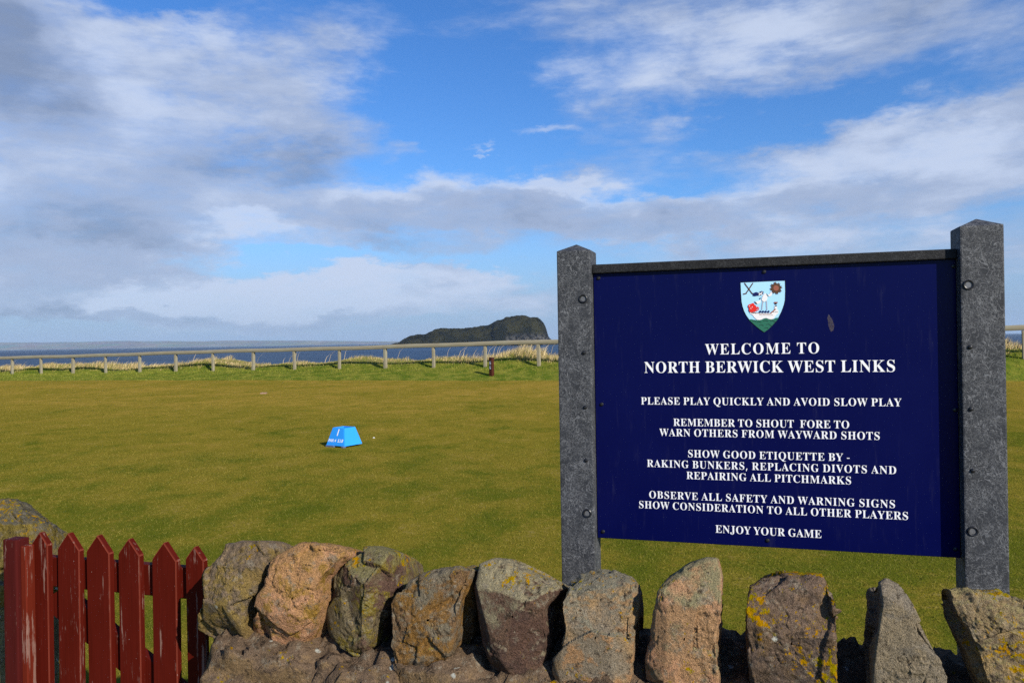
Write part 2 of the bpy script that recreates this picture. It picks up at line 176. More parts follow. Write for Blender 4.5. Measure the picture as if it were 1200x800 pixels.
SHADE = [(5, 60, 90, 110, -0.5), (325, 190, 100, 42, -0.55), (90, 270, 200, 30, -0.2), (850, 256, 260, 24, -0.2), (560, 262, 200, 24, -0.1),
         (470, 300, 60, 20, -0.3), (1120, 15, 180, 50, -0.3), (1190, 110, 60, 60, -0.3), (150, 366, 330, 14, -0.45), (600, 295, 140, 20, -0.2),
         (300, 340, 300, 20, 0.6), (270, 275, 70, 16, 0.5), (130, 345, 90, 20, 0.2), (330, 80, 130, 60, 0.15), (1020, 190, 240, 30, 0.4), (430, 225, 200, 18, 0.3),
         (740, 85, 150, 40, 0.25), (560, 187, 30, 8, 0.5), (640, 163, 70, 14, 0.3), (660, 220, 120, 12, 0.35), (120, 120, 120, 60, 0.15)]
build_world()

# ------------------------------------------------------------------ tags and mesh helpers
def tag(o, label=None, cat=None, group=None, kind=None):
    if label: o['label'] = label
    if cat: o['category'] = cat
    if group: o['group'] = group
    if kind: o['kind'] = kind
    return o
def empty(name, loc, label, cat, group=None):
    o = bpy.data.objects.new(name, None); o.location = loc; o.empty_display_size = 0.1
    COL.objects.link(o)
    return tag(o, label, cat, group)
def wloc(o):
    v = Vector(o.location)
    while o.parent: o = o.parent; v += Vector(o.location)
    return v
def link(name, me, mat, parent=None, smooth=False, origin=None):
    """vertices are in world metres; the origin goes to the parent or to 'origin'"""
    o = bpy.data.objects.new(name, me); COL.objects.link(o)
    base = Vector((0, 0, 0))
    if parent: base = wloc(parent); o.parent = parent
    elif origin is not None: base = Vector(origin); o.location = base
    if base.length: me.transform(Matrix.Translation(-base))
    mats = mat if isinstance(mat, (list, tuple)) else [mat]
    for q in mats: me.materials.append(q)
    if smooth: me.polygons.foreach_set('use_smooth', [True] * len(me.polygons))
    me.update()
    return o
def mesh_np(name, V, Fc):
    me = bpy.data.meshes.new(name)
    V = np.asarray(V, dtype=np.float32); Fc = np.asarray(Fc, dtype=np.int32)
    me.vertices.add(len(V)); me.vertices.foreach_set('co', V.ravel())
    k = Fc.shape[1]
    me.loops.add(Fc.size); me.loops.foreach_set('vertex_index', Fc.ravel())
    me.polygons.add(len(Fc)); me.polygons.foreach_set('loop_start', np.arange(len(Fc), dtype=np.int32) * k)
    me.update(calc_edges=True)
    return me
def bm_mesh(name, bm):
    bmesh.ops.recalc_face_normals(bm, faces=bm.faces)
    me = bpy.data.meshes.new(name); bm.to_mesh(me); bm.free(); return me
def grid_faces(nr, nc, wrap=False):
    i = np.arange(nr - 1)[:, None]; j = np.arange(nc if wrap else nc - 1)[None, :]
    j2 = (j + 1) % nc
    a = i * nc + j; b = i * nc + j2; c = (i + 1) * nc + j2; d = (i + 1) * nc + j
    return np.stack([a, b, c, d], -1).reshape(-1, 4)
def box(bm, M, dx, dy, dz, bev=0.0, seg=2):
    """box from (0,0,0) to (dx,dy,dz) in the frame M"""
    vs = [bm.verts.new(M @ Vector((x * dx, y * dy, z * dz))) for x in (0, 1) for y in (0, 1) for z in (0, 1)]
    fs = [bm.faces.new([vs[i] for i in f]) for f in ((0, 1, 3, 2), (4, 6, 7, 5), (0, 4, 5, 1), (2, 3, 7, 6), (0, 2, 6, 4), (1, 5, 7, 3))]
    if bev:
        es = list({e for f in fs for e in f.edges})
        bmesh.ops.bevel(bm, geom=es, offset=bev, segments=seg, affect='EDGES', profile=0.6)
def lathe(bm, center, axis, prof, n=24):
    """profile of (radius, height) turned round axis"""
    q = Vector((0, 0, 1)).rotation_difference(Vector(axis)).to_matrix()
    rings = []
    for r, h in prof:
        rings.append([bm.verts.new(Vector(center) + q @ Vector((r * math.cos(k * 2 * math.pi / n), r * math.sin(k * 2 * math.pi / n), h))) for k in range(n)])
    for A, B in zip(rings, rings[1:]):
        for k in range(n): bm.faces.new([A[k], A[(k + 1) % n], B[(k + 1) % n], B[k]])
    bm.faces.new(rings[-1])

# ------------------------------------------------------------------ materials
def mat(name):
    m = bpy.data.materials.new(name); m.use_nodes = True
    t = NT(m.node_tree); p = t.n['Principled BSDF']
    return m, t, p
def plain(name, col, rough=0.5, spec=0.5, var=0.15, scale=30, metal=0.0, bump=0.0):
    m, t, p = mat(name)
    g = t.node('ShaderNodeTexCoord').outputs['Object']
    n = t.noise(g, scale, 5, 0.6)
    c = t.mix(n, tuple(x * (1 - var) for x in col), tuple(min(1, x * (1 + var)) for x in col))
    t.put(p.inputs['Base Color'], c); p.inputs['Roughness'].default_value = rough
    p.inputs['Specular IOR Level'].default_value = spec; p.inputs['Metallic'].default_value = metal
    if bump: t.put(p.inputs['Normal'], t.bump(n, bump, 0.003))
    return m

QN = (0.318, 0.948)                       # lawn edge normal; edge at 28.4
FN = (0.397, 0.918)                       # fence normal; fence at 30
def turf_color(t, pos):
    """mown turf colour by place, shared by soil sheet and blades"""
    x, y, z = t.xyz(pos)
    flat = t.comb(x, y, 0)
    big = t.noise(t.v('MULTIPLY', flat, (0.34, 0.30, 1)), 1.0, 6, 0.62, 0.4)
    med = t.noise(t.v('MULTIPLY', flat, (1.9, 1.3, 1)), 1.0, 8, 0.68, 0.3)
    fin = t.noise(flat, 19, 6, 0.7)
    far = t.ss(y, 5.0, 24.0)
    f = t.m('ADD', t.m('MULTIPLY', t.m('SUBTRACT', big, 0.5), 2.3), t.m('MULTIPLY', t.m('SUBTRACT', med, 0.5), 2.5))
    f = t.m('ADD', f, t.m('MULTIPLY', t.m('SUBTRACT', fin, 0.5), 1.5))
    f = t.m('ADD', f, t.m('ADD', t.m('MULTIPLY', far, 0.75), 0.12))
    c = t.mix(t.ss(f, -0.25, 0.55), LAWN_A, LAWN_B)
    c = t.mix(t.ss(f, 0.5, 1.3), c, LAWN_C)
    c = t.mix(t.ss(t.m('ADD', t.m('MULTIPLY', fin, 0.6), t.m('MULTIPLY', med, 0.6)), 0.66, 0.80, 0.0, 0.55), c, (0.30, 0.235, 0.09))
    c = t.mix(t.ss(med, 0.42, 0.3, 0.0, 0.35), c, (0.06, 0.085, 0.008))
    return c
LAWN_A, LAWN_B, LAWN_C = (0.114, 0.124, 0.011), (0.220, 0.172, 0.020), (0.315, 0.212, 0.033)
def bank_mask(t, pos, wob=0.6):
    q = t.m('SUBTRACT', t.v('DOT_PRODUCT', pos, (QN[0], QN[1], 0)), 28.4)
    n = t.noise(pos, 0.9, 5, 0.6)
    q = t.m('ADD', q, t.m('MULTIPLY', t.m('SUBTRACT', n, 0.5), wob))
    return t.ss(q, -0.1, 0.12)
def ground_mat():
    m, t, p = mat('turf')
    pos = t.node('ShaderNodeNewGeometry').outputs['Position']
    lawn = turf_color(t, pos)
    n = t.noise(pos, 1.7, 6, 0.65)
    bank = t.mix(t.ss(n, 0.35, 0.65), (0.08, 0.12, 0.012), (0.20, 0.195, 0.03))
    q = t.m('SUBTRACT', t.v('DOT_PRODUCT', pos, (FN[0], FN[1], 0)), 30.0)
    q = t.m('ADD', q, t.m('MULTIPLY', t.m('SUBTRACT', t.noise(pos, 0.6, 4, 0.6), 0.5), 1.6))
    bank = t.mix(t.ss(q, 0.5, 1.6), bank, (0.27, 0.21, 0.10))
    bank = t.mix(t.ss(q, 3.5, 6.0), bank, (0.10, 0.09, 0.08))
    c = t.mix(bank_mask(t, pos), lawn, bank)
    t.put(p.inputs['Base Color'], c); p.inputs['Roughness'].default_value = 0.95
    p.inputs['Specular IOR Level'].default_value = 0.0
    b = t.noise(pos, 60, 4, 0.7)
    t.put(p.inputs['Normal'], t.bump(b, 0.9, 0.015))
    return m
def blade_mat(name, kind):
    m, t, p = mat(name)
    pos = t.node('ShaderNodeNewGeometry').outputs['Position']
    r = t.node('ShaderNodeAttribute', attribute_name='rnd').outputs['Fac']
    if kind == 'lawn':
        c = turf_color(t, pos)
        c = t.mix(t.ss(r, 0.0, 1.0), t.mix(0.6, c, (0.03, 0.05, 0.006)), t.mix(0.4, c, (0.36, 0.28, 0.08)))
    elif kind == 'bank':
        n = t.noise(pos, 1.7, 6, 0.65)
        c = t.mix(t.ss(n, 0.35, 0.65), (0.09, 0.14, 0.012), (0.24, 0.235, 0.035))
        c = t.mix(t.ss(r, 0.0, 1.0, 0, 0.5), c, (0.26, 0.25, 0.05))
    else:
        c = t.mix(t.ss(r, 0.0, 0.45), (0.15, 0.17, 0.03), (0.46, 0.34, 0.15))
        c = t.mix(t.ss(r, 0.45, 1.0), c, (0.68, 0.54, 0.30))
    t.put(p.inputs['Base Color'], c); p.inputs['Roughness'].default_value = 0.75
    p.inputs['Specular IOR Level'].default_value = 0.03
    return m
def rock_mat(name, cols, lichen=0.3, white=0.3, top=None, seed=0.0, grain=1.0):
    """cols: three base colours; lichen: yellow amount; top: colour of the weathered upper face"""
    m, t, p = mat(name)
    g = t.node('ShaderNodeNewGeometry')
    pos = t.v('ADD', g.outputs['Position'], (seed * 3.1, seed * 1.7, seed * 2.3))
    nz = t.xyz(g.outputs['Normal'])[2]
    n1 = t.noise(pos, 7, 6, 0.62, 0.5); n2 = t.noise(t.v('ADD', pos, (5, 3, 1)), 22, 7, 0.68, 0.3)
    n3 = t.noise(pos, 130, 5, 0.75); n4 = t.noise(t.v('ADD', pos, (2, 9, 4)), 420, 3, 0.7)
    c = t.mix(t.ss(n1, 0.42, 0.56), cols[0], cols[1])
    c = t.mix(t.ss(n2, 0.48, 0.60), c, cols[2])
    if top:
        k = t.ss(t.m('ADD', nz, t.m('MULTIPLY', t.m('SUBTRACT', n2, 0.5), 2.8)), 0.10, 0.70, 0.0, 0.85)
        c = t.mix(k, c, top)
    # crust: grey, dark, then yellow lichen in patches, pale discs
    c = t.mix(t.ss(t.noise(t.v('ADD', pos, (8, 1, 6)), 34, 8, 0.75), 0.54, 0.62, 0, 0.7), c, (0.20, 0.18, 0.145))
    c = t.mix(t.ss(t.noise(t.v('ADD', pos, (1, 4, 9)), 48, 8, 0.78), 0.55, 0.62, 0, 0.85), c, (0.030, 0.024, 0.019))
    c = t.mix(1.0, c, t.mix(n3, (0.30, 0.30, 0.30), (1.85, 1.8, 1.75)), 'MULTIPLY')
    c = t.mix(0.7 * grain, c, t.mix(t.ss(n4, 0.35, 0.65), (0.5, 0.5, 0.5), (1.55, 1.52, 1.5)), 'MULTIPLY')
    pa = t.noise(t.v('ADD', pos, (3, 3, 7)), 9, 3, 0.5)
    pb = t.noise(t.v('ADD', pos, (6, 2, 2)), 75, 6, 0.72)
    lv = t.m('ADD', t.m('ADD', t.m('MULTIPLY', pa, 0.85), t.m('MULTIPLY', pb, 1.25)), t.m('MULTIPLY', nz, 0.13))
    th = 1.45 - 0.34 * lichen
    yc = t.mix(t.ss(t.noise(pos, 33, 3, 0.6), 0.4, 0.62), (0.25, 0.20, 0.035), (0.38, 0.20, 0.022))
    c = t.mix(t.ss(lv, th, th + 0.06, 0, 0.9), c, yc)
    vn = t.node('ShaderNodeTexVoronoi'); t.put(vn.inputs['Scale'], 26.0)
    t.put(vn.inputs['Vector'], t.v('ADD', pos, t.v('MULTIPLY', t.noise(pos, 60, 2, 0.5, color=True), (0.012, 0.012, 0.012))))
    pick = t.m('LESS_THAN', t.xyz(vn.outputs['Color'])[0], 0.13 * white)
    disc = t.m('MULTIPLY', pick, t.ss(vn.outputs['Distance'], 0.20, 0.13))
    c = t.mix(t.m('MULTIPLY', disc, 0.85), c, (0.42, 0.42, 0.37))
    hs = t.node('ShaderNodeHueSaturation'); hs.inputs['Saturation'].default_value = 1.24; hs.inputs['Value'].default_value = 1.04; t.put(hs.inputs['Color'], c)
    t.put(p.inputs['Base Color'], hs.outputs[0]); p.inputs['Roughness'].default_value = 0.92
    p.inputs['Specular IOR Level'].default_value = 0.06
    h = t.m('ADD', t.m('MULTIPLY', n3, 0.6), t.m('MULTIPLY', n4, 0.4))
    h = t.m('ADD', h, n2)
    t.put(p.inputs['Normal'], t.bump(h, 0.9, 0.011))
    return m
def plastic_mat(name, base=(0.028, 0.030, 0.034), scuff=0.62):
    """recycled plastic: dark grey with pale fibre scuffs"""
    m, t, p = mat(name)
    o = t.node('ShaderNodeTexCoord').outputs['Object']
    tot = None
    for k, (sc, th, dr) in enumerate(((105, 0.022, (1.0, 1.0, 0.40)), (140, 0.022, (0.45, 1.0, 1.0)), (230, 0.04, (1, 1, 1)))):
        wv = t.v('MULTIPLY', t.v('SUBTRACT', t.noise(o, 9 + 5 * k, 3, 0.6, color=True), (0.5, 0.5, 0.5)), (0.12, 0.12, 0.12))
        vv = t.v('MULTIPLY', t.v('ADD', t.v('ADD', o, wv), (k * 3.0, 0, 0)), dr)
        n = t.noise(vv, sc * 0.55, 2, 0.5)
        line = t.ss(t.m('ABSOLUTE', t.m('SUBTRACT', n, 0.5)), th, 0.0, 0.0, (0.9, 0.85, 0.75)[k])
        line = t.m('MULTIPLY', line, t.ss(t.noise(t.v('ADD', o, (0, k * 2.0, 1)), 24, 3, 0.6), 0.36, 0.55))
        tot = line if tot is None else t.m('MAXIMUM', tot, line)
    blot = t.noise(o, 13, 5, 0.6)
    c = t.mix(blot, tuple(x * 0.6 for x in base), tuple(x * 1.6 for x in base))
    c = t.mix(t.ss(t.noise(o, 260, 3, 0.7), 0.5, 0.72, 0, 0.65 * scuff), c, (0.13, 0.135, 0.14))
    c = t.mix(t.m('MULTIPLY', tot, scuff), c, (0.25, 0.255, 0.26))
    t.put(p.inputs['Base Color'], c); p.inputs['Roughness'].default_value = 0.62
    p.inputs['Specular IOR Level'].default_value = 0.2
    t.put(p.inputs['Normal'], t.bump(t.m('ADD', t.noise(o, 150, 4, 0.6), t.m('MULTIPLY', tot, 0.4)), 0.35, 0.002))
    return m
def paint_mat(name, col, wear=0.3, seed=0.0):
    """old red paint on sawn boards, worn in vertical streaks"""
    m, t, p = mat(name)
    o = t.node('ShaderNodeNewGeometry').outputs['Position']
    o = t.v('ADD', o, (seed, seed, 0))
    gr = t.noise(t.v('MULTIPLY', o, (90, 90, 3.0)), 1.0, 5, 0.65, 0.4)
    bl = t.noise(t.v('MULTIPLY', o, (14, 14, 4)), 1.0, 5, 0.6)
    c = t.mix(bl, tuple(x * 0.72 for x in col), tuple(x * 1.3 for x in col))
    c = t.mix(t.ss(gr, 0.48, 0.72, 0, 0.35), c, tuple(x * 0.4 for x in col))
    sp = t.m('ADD', t.m('MULTIPLY', gr, 0.8), t.m('MULTIPLY', t.noise(t.v('MULTIPLY', o, (30, 30, 7)), 1.0, 6, 0.7), 0.8))
    c = t.mix(t.ss(sp, 1.02 - 0.12 * wear, 1.08 - 0.1 * wear, 0, 0.7), c, (0.24, 0.15, 0.12))
    fl = t.noise(t.v('MULTIPLY', o, (160, 160, 60)), 1.0, 3, 0.6)
    c = t.mix(t.ss(fl, 0.72, 0.76, 0, 0.7), c, (0.35, 0.28, 0.25))
    t.put(p.inputs['Base Color'], c)
    t.put(p.inputs['Roughness'], t.ss(bl, 0.3, 0.7, 0.5, 0.75))
    p.inputs['Specular IOR Level'].default_value = 0.05
    t.put(p.inputs['Normal'], t.bump(gr, 0.5, 0.003))
    return m
def fence_mat():
    m, t, p = mat('weathered_wood')
    o = t.node('ShaderNodeNewGeometry').outputs['Position']
    n = t.noise(t.v('MULTIPLY', o, (2, 2, 14)), 1.0, 6, 0.65)
    n2 = t.noise(o, 1.1, 4, 0.6)
    c = t.mix(n, (0.155, 0.135, 0.085), (0.34, 0.295, 0.195))
    c = t.mix(t.ss(n2, 0.5, 0.75, 0, 0.5), c, (0.28, 0.28, 0.20))
    t.put(p.inputs['Base Color'], c); p.inputs['Roughness'].default_value = 0.85
    return m

# ------------------------------------------------------------------ ground
def ground_z(X, Y):
    q = X * FN[0] + Y * FN[1]
    pp = X * FN[1] - Y * FN[0]
    qe = (28.4 + 0.084 * pp) / 0.996
    zb = np.clip(0.62 + 0.0129 * pp, 0.0, 1.3)
    t = np.clip((q - qe) / np.maximum(30.0 - qe, 0.5), 0, 1)
    z = zb * (t * t * (3 - 2 * t) * 0.6 + t * 0.4)
    hump = 0.17 + 0.18 * (0.5 + 0.5 * np.sin(pp * 0.55 + 0.8 * np.sin(pp * 0.21))) + 0.07 * np.sin(pp * 1.43 + 1.0) + 0.25 * np.exp(-((pp + 13.8) / 1.6) ** 2) + 0.1 * np.exp(-((pp + 31) / 2.0) ** 2)
    u = np.clip((q - 29.85) / 1.3, 0, 1)
    z = z + hump * u * u * (3 - 2 * u)
    d = np.clip((q - 32.6) / 12.0, 0, 1)
    z = z - d * (z + 8.2) * (1.6 * d * (1 - d) + d * d) / 1.0 * 1.0
    z = z + 0.012 * np.sin(X * 0.9 + 0.5 * Y) * np.cos(Y * 0.7) + 0.02 * np.sin(X * 0.23 + 1) * np.sin(Y * 0.31)
    return z
ps = np.concatenate([np.arange(-130, -60, 5), np.arange(-60, 40, 0.5), np.arange(40, 131, 5)])
qs = np.concatenate([np.arange(-40, -4, 4), np.arange(-4, 24, 0.6), np.arange(24, 34, 0.2), np.arange(34, 50, 1.0), np.arange(50, 75, 6)])
PP, QQ = np.meshgrid(ps, qs)
GX = PP * FN[1] + QQ * FN[0]; GY = -PP * FN[0] + QQ * FN[1]
GZ = ground_z(GX, GY)
gme = mesh_np('ground', np.stack([GX, GY, GZ], -1).reshape(-1, 3), grid_faces(len(qs), len(ps)))
MG = ground_mat()
tag(link('ground', gme, MG, smooth=True), kind='structure')

# sea
def water_mat():
    m, t, p = mat('sea_water')
    pos = t.node('ShaderNodeNewGeometry').outputs['Position']
    n = t.noise(t.v('MULTIPLY', pos, (0.10, 0.22, 1)), 1.0, 8, 0.66)
    big = t.noise(t.v('MULTIPLY', pos, (0.004, 0.011, 1)), 1.0, 7, 0.7)
    c = t.mix(t.ss(big, 0.35, 0.65), (0.005, 0.018, 0.042), (0.022, 0.052, 0.092))
    foam = t.ss(t.noise(t.v('MULTIPLY', pos, (0.03, 0.09, 1)), 1.0, 8, 0.7), 0.71, 0.76, 0, 0.5)
    c = t.mix(foam, c, (0.5, 0.55, 0.6))
    t.put(p.inputs['Base Color'], c); p.inputs['Roughness'].default_value = 0.42
    p.inputs['Specular IOR Level'].default_value = 0.22
    t.put(p.inputs['Normal'], t.bump(n, 1.0, 1.2))
    return m
SEA = -6.0
sx = np.array([-60000, -20000, -4000, -800, -200, 0, 200, 800, 4000, 20000, 60000.0]); sy = np.array([-300, 0, 40, 120, 400, 1200, 4000, 14000, 40000, 70000.0])
SX, SY = np.meshgrid(sx, sy)
tag(link('sea', mesh_np('sea', np.stack([SX, SY, np.full_like(SX, SEA)], -1).reshape(-1, 3), grid_faces(len(sy), len(sx))), water_mat()), kind='structure')

# island
def fbm(x, y, z, o=6, h=0.9): return noise.fractal(Vector((x, y, z)), h, 2.0, o)
def nvec(q): return Vector((noise.noise(q), noise.noise(q + Vector((9.3, 1.7, 4.1))), noise.noise(q + Vector((2.9, 7.7, 6.3)))))
def island():
    prof = [(455, 404), (469, 401), (473, 398), (480, 395.5), (490, 392.5), (500, 390), (510, 386.5), (518, 384.8), (525, 385), (535, 386.8), (545, 386.5), (555, 384),
            (565, 382.5), (575, 380), (585, 378), (592, 375), (600, 372.8), (608, 371.8), (618, 372), (627, 374), (632, 377), (635.5, 383), (638.5, 391), (642, 396.5), (652, 402)]
    D = 1500.0
    pts = [at(x, y, D) for x, y in prof]
    xs = [p.x for p in pts]; zs = [p.z for p in pts]
    nx, ny = 190, 70
    X = np.linspace(xs[0], xs[-1], nx); H = np.interp(X, xs, zs)
    V = []
    for j in range(ny):
        s = j / (ny - 1) * 2 - 1
        for i in range(nx):
            h = max(H[i] - SEA, 0.0)
            a = abs(s)
            env = 1 - max(0, (a - 0.12) / 0.88) ** 1.5 if i < 120 else 1 - max(0, (a - 0.25) / 0.75) ** 2.6
            n = fbm(X[i] * 0.02, s * 3, 1.3, 7, 0.75)
            z = SEA - 1 + h * env + (n * 7.5) * min(1, h / 25) * (1 if a > 0.1 else 0.6)
            V.append((X[i] + 5 * fbm(X[i] * .03, s * 4, 9), D + s * 75 + 6 * n, z))
    m, t, p = mat('cloud_shaded_turf')
    g = t.node('ShaderNodeNewGeometry'); pos = g.outputs['Position']; nz = t.xyz(g.outputs['Normal'])[2]
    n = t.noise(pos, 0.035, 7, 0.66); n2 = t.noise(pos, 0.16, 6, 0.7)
    c = t.mix(t.ss(n, 0.4, 0.62), (0.008, 0.009, 0.004), (0.034, 0.031, 0.010))  # dark heather and grass, with a cloud's shadow put into the colour
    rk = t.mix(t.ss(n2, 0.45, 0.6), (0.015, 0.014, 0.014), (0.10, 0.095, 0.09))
    x = t.xyz(pos)
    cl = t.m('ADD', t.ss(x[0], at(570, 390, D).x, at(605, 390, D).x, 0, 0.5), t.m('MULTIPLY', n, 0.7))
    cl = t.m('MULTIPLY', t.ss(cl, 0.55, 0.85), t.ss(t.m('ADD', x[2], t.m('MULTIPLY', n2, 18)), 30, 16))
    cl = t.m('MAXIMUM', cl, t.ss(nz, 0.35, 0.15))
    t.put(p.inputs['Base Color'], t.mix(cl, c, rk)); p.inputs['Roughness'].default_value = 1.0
    p.inputs['Specular IOR Level'].default_value = 0.0
    t.put(p.inputs['Normal'], t.bump(n2, 1.0, 6.0))
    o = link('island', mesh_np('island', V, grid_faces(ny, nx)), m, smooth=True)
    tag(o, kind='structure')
island()
def reef():
    V = []; nx, ny = 90, 16
    D = 960.0
    x0, x1 = at(268, 411, D).x, at(396, 411, D).x
    for j in range(ny):
        s = j / (ny - 1) * 2 - 1
        for i in range(nx):
            f = i / (nx - 1); x = x0 + (x1 - x0) * f
            e = max(0, 1 - abs(s) ** 2) * min(1, 8 * f * (1 - f))
            V.append((x, D + s * 22, SEA - 0.6 + e * (1.6 + 1.6 * fbm(x * .09, s * 2, 4, 5, 0.6))))
    o = link('reef', mesh_np('reef', V, grid_faces(ny, nx)), plain('wet_rock', (0.014, 0.015, 0.014), 0.8, 0.2, 0.4, 0.2), smooth=True)
    tag(o, kind='structure')
reef()
def hills():
    D = 14000.0
    prof = [(-420, 402), (-250, 403.5), (-100, 402.5), (0, 402.5), (60, 401.6), (110, 401.4), (150, 400.4), (190, 400.8), (240, 400.6), (300, 399.8), (350, 400.4), (400, 400.4), (450, 400.9), (500, 401.0), (540, 401.2), (600, 399.6), (700, 398)]
    pts = [at(x, y - 1.0, D) for x, y in prof]
    xs = [p.x for p in pts]; zs = [p.z for p in pts]
    nx, ny = 260, 14
    X = np.linspace(xs[0], xs[-1], nx); H = np.interp(X, xs, zs)
    V = []
    for j in range(ny):
        s = j / (ny - 1)
        for i in range(nx):
            h = max(H[i] - SEA, 4) * (1 + 0.10 * fbm(X[i] * .0012, s, 2))
            V.append((X[i], D - 1500 + s * 2200, SEA - 2 + (h + 2) * math.sin(min(1, s * 1.35) * math.pi / 2) ** 1.3 * (1 if s < 0.8 else 1 - 0.5 * (s - 0.8) / 0.2)))
    m, t, p = mat('farmland')
    pos = t.node('ShaderNodeNewGeometry').outputs['Position']
    n = t.noise(t.v('MULTIPLY', pos, (0.0022, 0.002, 0.01)), 1.0, 5, 0.6)
    vc = t.vor(t.v('MULTIPLY', pos, (0.003, 0.003, 0.02)), 1.0, out='Color')
    c = t.mix(t.ss(n, 0.4, 0.6), (0.05, 0.07, 0.02), (0.16, 0.13, 0.08))
    c = t.mix(0.35, c, t.mix(1.0, vc, (0.25, 0.22, 0.14), 'MULTIPLY'))
    t.put(p.inputs['Base Color'], c); p.inputs['Roughness'].default_value = 1.0
    tag(link('hills', mesh_np('hills', V, grid_faces(ny, nx)), m, smooth=True), kind='structure')
hills()

# ------------------------------------------------------------------ grass as stuff
rng = np.random.default_rng(7)
def blades(name, X, Y, h, w, lean, mt, seg=1, heading=None, rnd=None):
    n = len(X)
    Z = ground_z(X, Y) - 0.004
    a = rng.uniform(0, 2 * np.pi, n)                     # width direction
    b = rng.uniform(0, 2 * np.pi, n) if heading is None else heading
    l = lean * h
    wx, wy = np.cos(a) * w / 2, np.sin(a) * w / 2
    tx, ty = np.cos(b) * l, np.sin(b) * l
    base = np.stack([X, Y, Z], -1)
    dw = np.stack([wx, wy, 0 * wx], -1)
    if seg == 1:
        V = np.stack([base - dw, base + dw, base + np.stack([tx, ty, h], -1)], 1).reshape(-1, 3)
        Fc = np.arange(3 * n).reshape(-1, 3); per = 3
    else:
        mid = base + np.stack([tx * 0.32, ty * 0.32, h * 0.6], -1)
        V = np.stack([base - dw, base + dw, mid - dw * 0.7, mid + dw * 0.7, base + np.stack([tx, ty, h], -1)], 1).reshape(-1, 3)
        k = 5 * np.arange(n)[:, None]
        Fc = np.concatenate([k + np.array([[0, 1, 3]]), k + np.array([[0, 3, 2]]), k + np.array([[2, 3, 4]])]); per = 5
    me = mesh_np(name, V, Fc)
    at_ = me.attributes.new('rnd', 'FLOAT', 'POINT')
    r = rng.uniform(0, 1, n) if rnd is None else rnd
    at_.data.foreach_set('value', np.repeat(r, per).astype(np.float32))
    o = link(name, me, mt)
    return tag(o, kind='stuff')
def lawn_pts(y0, y1, dens):
    n = int(dens * 1.7 * (y1 * y1 - y0 * y0) / 2)
    Y = np.sqrt(rng.uniform(y0 * y0, y1 * y1, n)); X = rng.uniform(-0.85, 0.85, n) * Y
    ok = X * QN[0] + Y * QN[1] < 28.3
    # none inside the wall
    r = X * math.sin(math.radians(16.5)) + Y * math.cos(math.radians(16.5))
    ok &= r > 2.1
    return X[ok], Y[ok]
lp = [lawn_pts(2.2, 6, 5200), lawn_pts(6, 11, 2300), lawn_pts(11, 20, 420), lawn_pts(20, 33, 90)]
LX = np.concatenate([p[0] for p in lp]); LY = np.concatenate([p[1] for p in lp])
sc_ = np.concatenate([np.full(len(p[0]), s) for p, s in zip(lp, (1.0, 1.25, 1.9, 3.0))])
blades('lawn_grass', LX, LY, rng.uniform(0.008, 0.021, len(LX)) * sc_ ** 0.3, rng.uniform(0.0025, 0.0045, len(LX)) * sc_, rng.uniform(0.2, 1.6, len(LX)), blade_mat('lawn_blades', 'lawn'))
def fq(n, p0, p1, q0, q1):
    p = rng.uniform(p0, p1, n); q = rng.uniform(q0, q1, n)
    return p * FN[1] + q * FN[0], -p * FN[0] + q * FN[1], p, q
X, Y, p, q = fq(90000, -60, 22, 23.5, 31)
ok = X * QN[0] + Y * QN[1] > 28.35 + 0.25 * np.sin(p * 2.1) * np.sin(p * 0.7)
X, Y, p, q = X[ok], Y[ok], p[ok], q[ok]
blades('bank_grass', X, Y, rng.uniform(0.03, 0.09, len(X)) * (0.7 + 0.7 * (q > 29)), rng.uniform(0.010, 0.022, len(X)), rng.uniform(0.2, 0.9, len(X)), blade_mat('bank_blades', 'bank'))
X, Y, p, q = fq(90000, -62, 24, 30.0, 33.0)
cl = np.array([noise.noise(Vector((a * 0.55, b * 0.8, 3.3))) for a, b in zip(p, q)])
cl2 = np.array([noise.noise(Vector((a * 1.9, b * 1.9, 8.3))) for a, b in zip(p, q)])
edge = np.clip((q - 30.2 - 0.5 * cl2) / 0.8, 0, 1)
ok = (edge > rng.uniform(0.05, 0.6, len(X)))
X, Y, p, q, cl, cl2, edge = [v[ok] for v in (X, Y, p, q, cl, cl2, edge)]
hh = (0.06 + 0.26 * np.clip(0.35 + 1.2 * cl + 0.8 * cl2, 0, 1.6)) * (0.45 + 0.55 * edge) * rng.uniform(0.6, 1.3, len(X))
env = 0.55 + 0.55 * np.exp(-((p + 12.5) / 3.2) ** 2) + 0.5 * np.exp(-((p + 34) / 4.5) ** 2) + 0.45 * np.exp(-((p + 47) / 4) ** 2) + 0.3 * np.exp(-((p - 6) / 4) ** 2)
hh = hh * env * 1.2
rn = np.clip(rng.uniform(0.1, 1, len(X)) - 0.75 * (cl2 + 0.5 * cl < -0.05) * rng.uniform(0.3, 1, len(X)) - 0.35 * (edge < 0.6) - 0.55 * np.clip(0.9 - env, 0, 1), 0, 1)
DM = blade_mat('dune_blades', 'dune')
blades('dune_grass', X, Y, hh, rng.uniform(0.010, 0.024, len(X)), rng.uniform(0.15, 0.9, len(X)), DM, 2, rng.normal(0.2, 0.9, len(X)), rn)
X, Y, p, q = fq(420, -60, 22, 30.6, 32.8)
w8 = 0.18 + 0.9 * np.exp(-((p + 12.5) / 2.6) ** 2) + 0.5 * np.exp(-((p - 6) / 3) ** 2)
X2, Y2, p2, q2 = fq(46, -16.2, -9.5, 30.8, 32.3)
ok = rng.uniform(0, 1, len(X)) < w8
X = np.concatenate([X[ok], X2]); Y = np.concatenate([Y[ok], Y2])
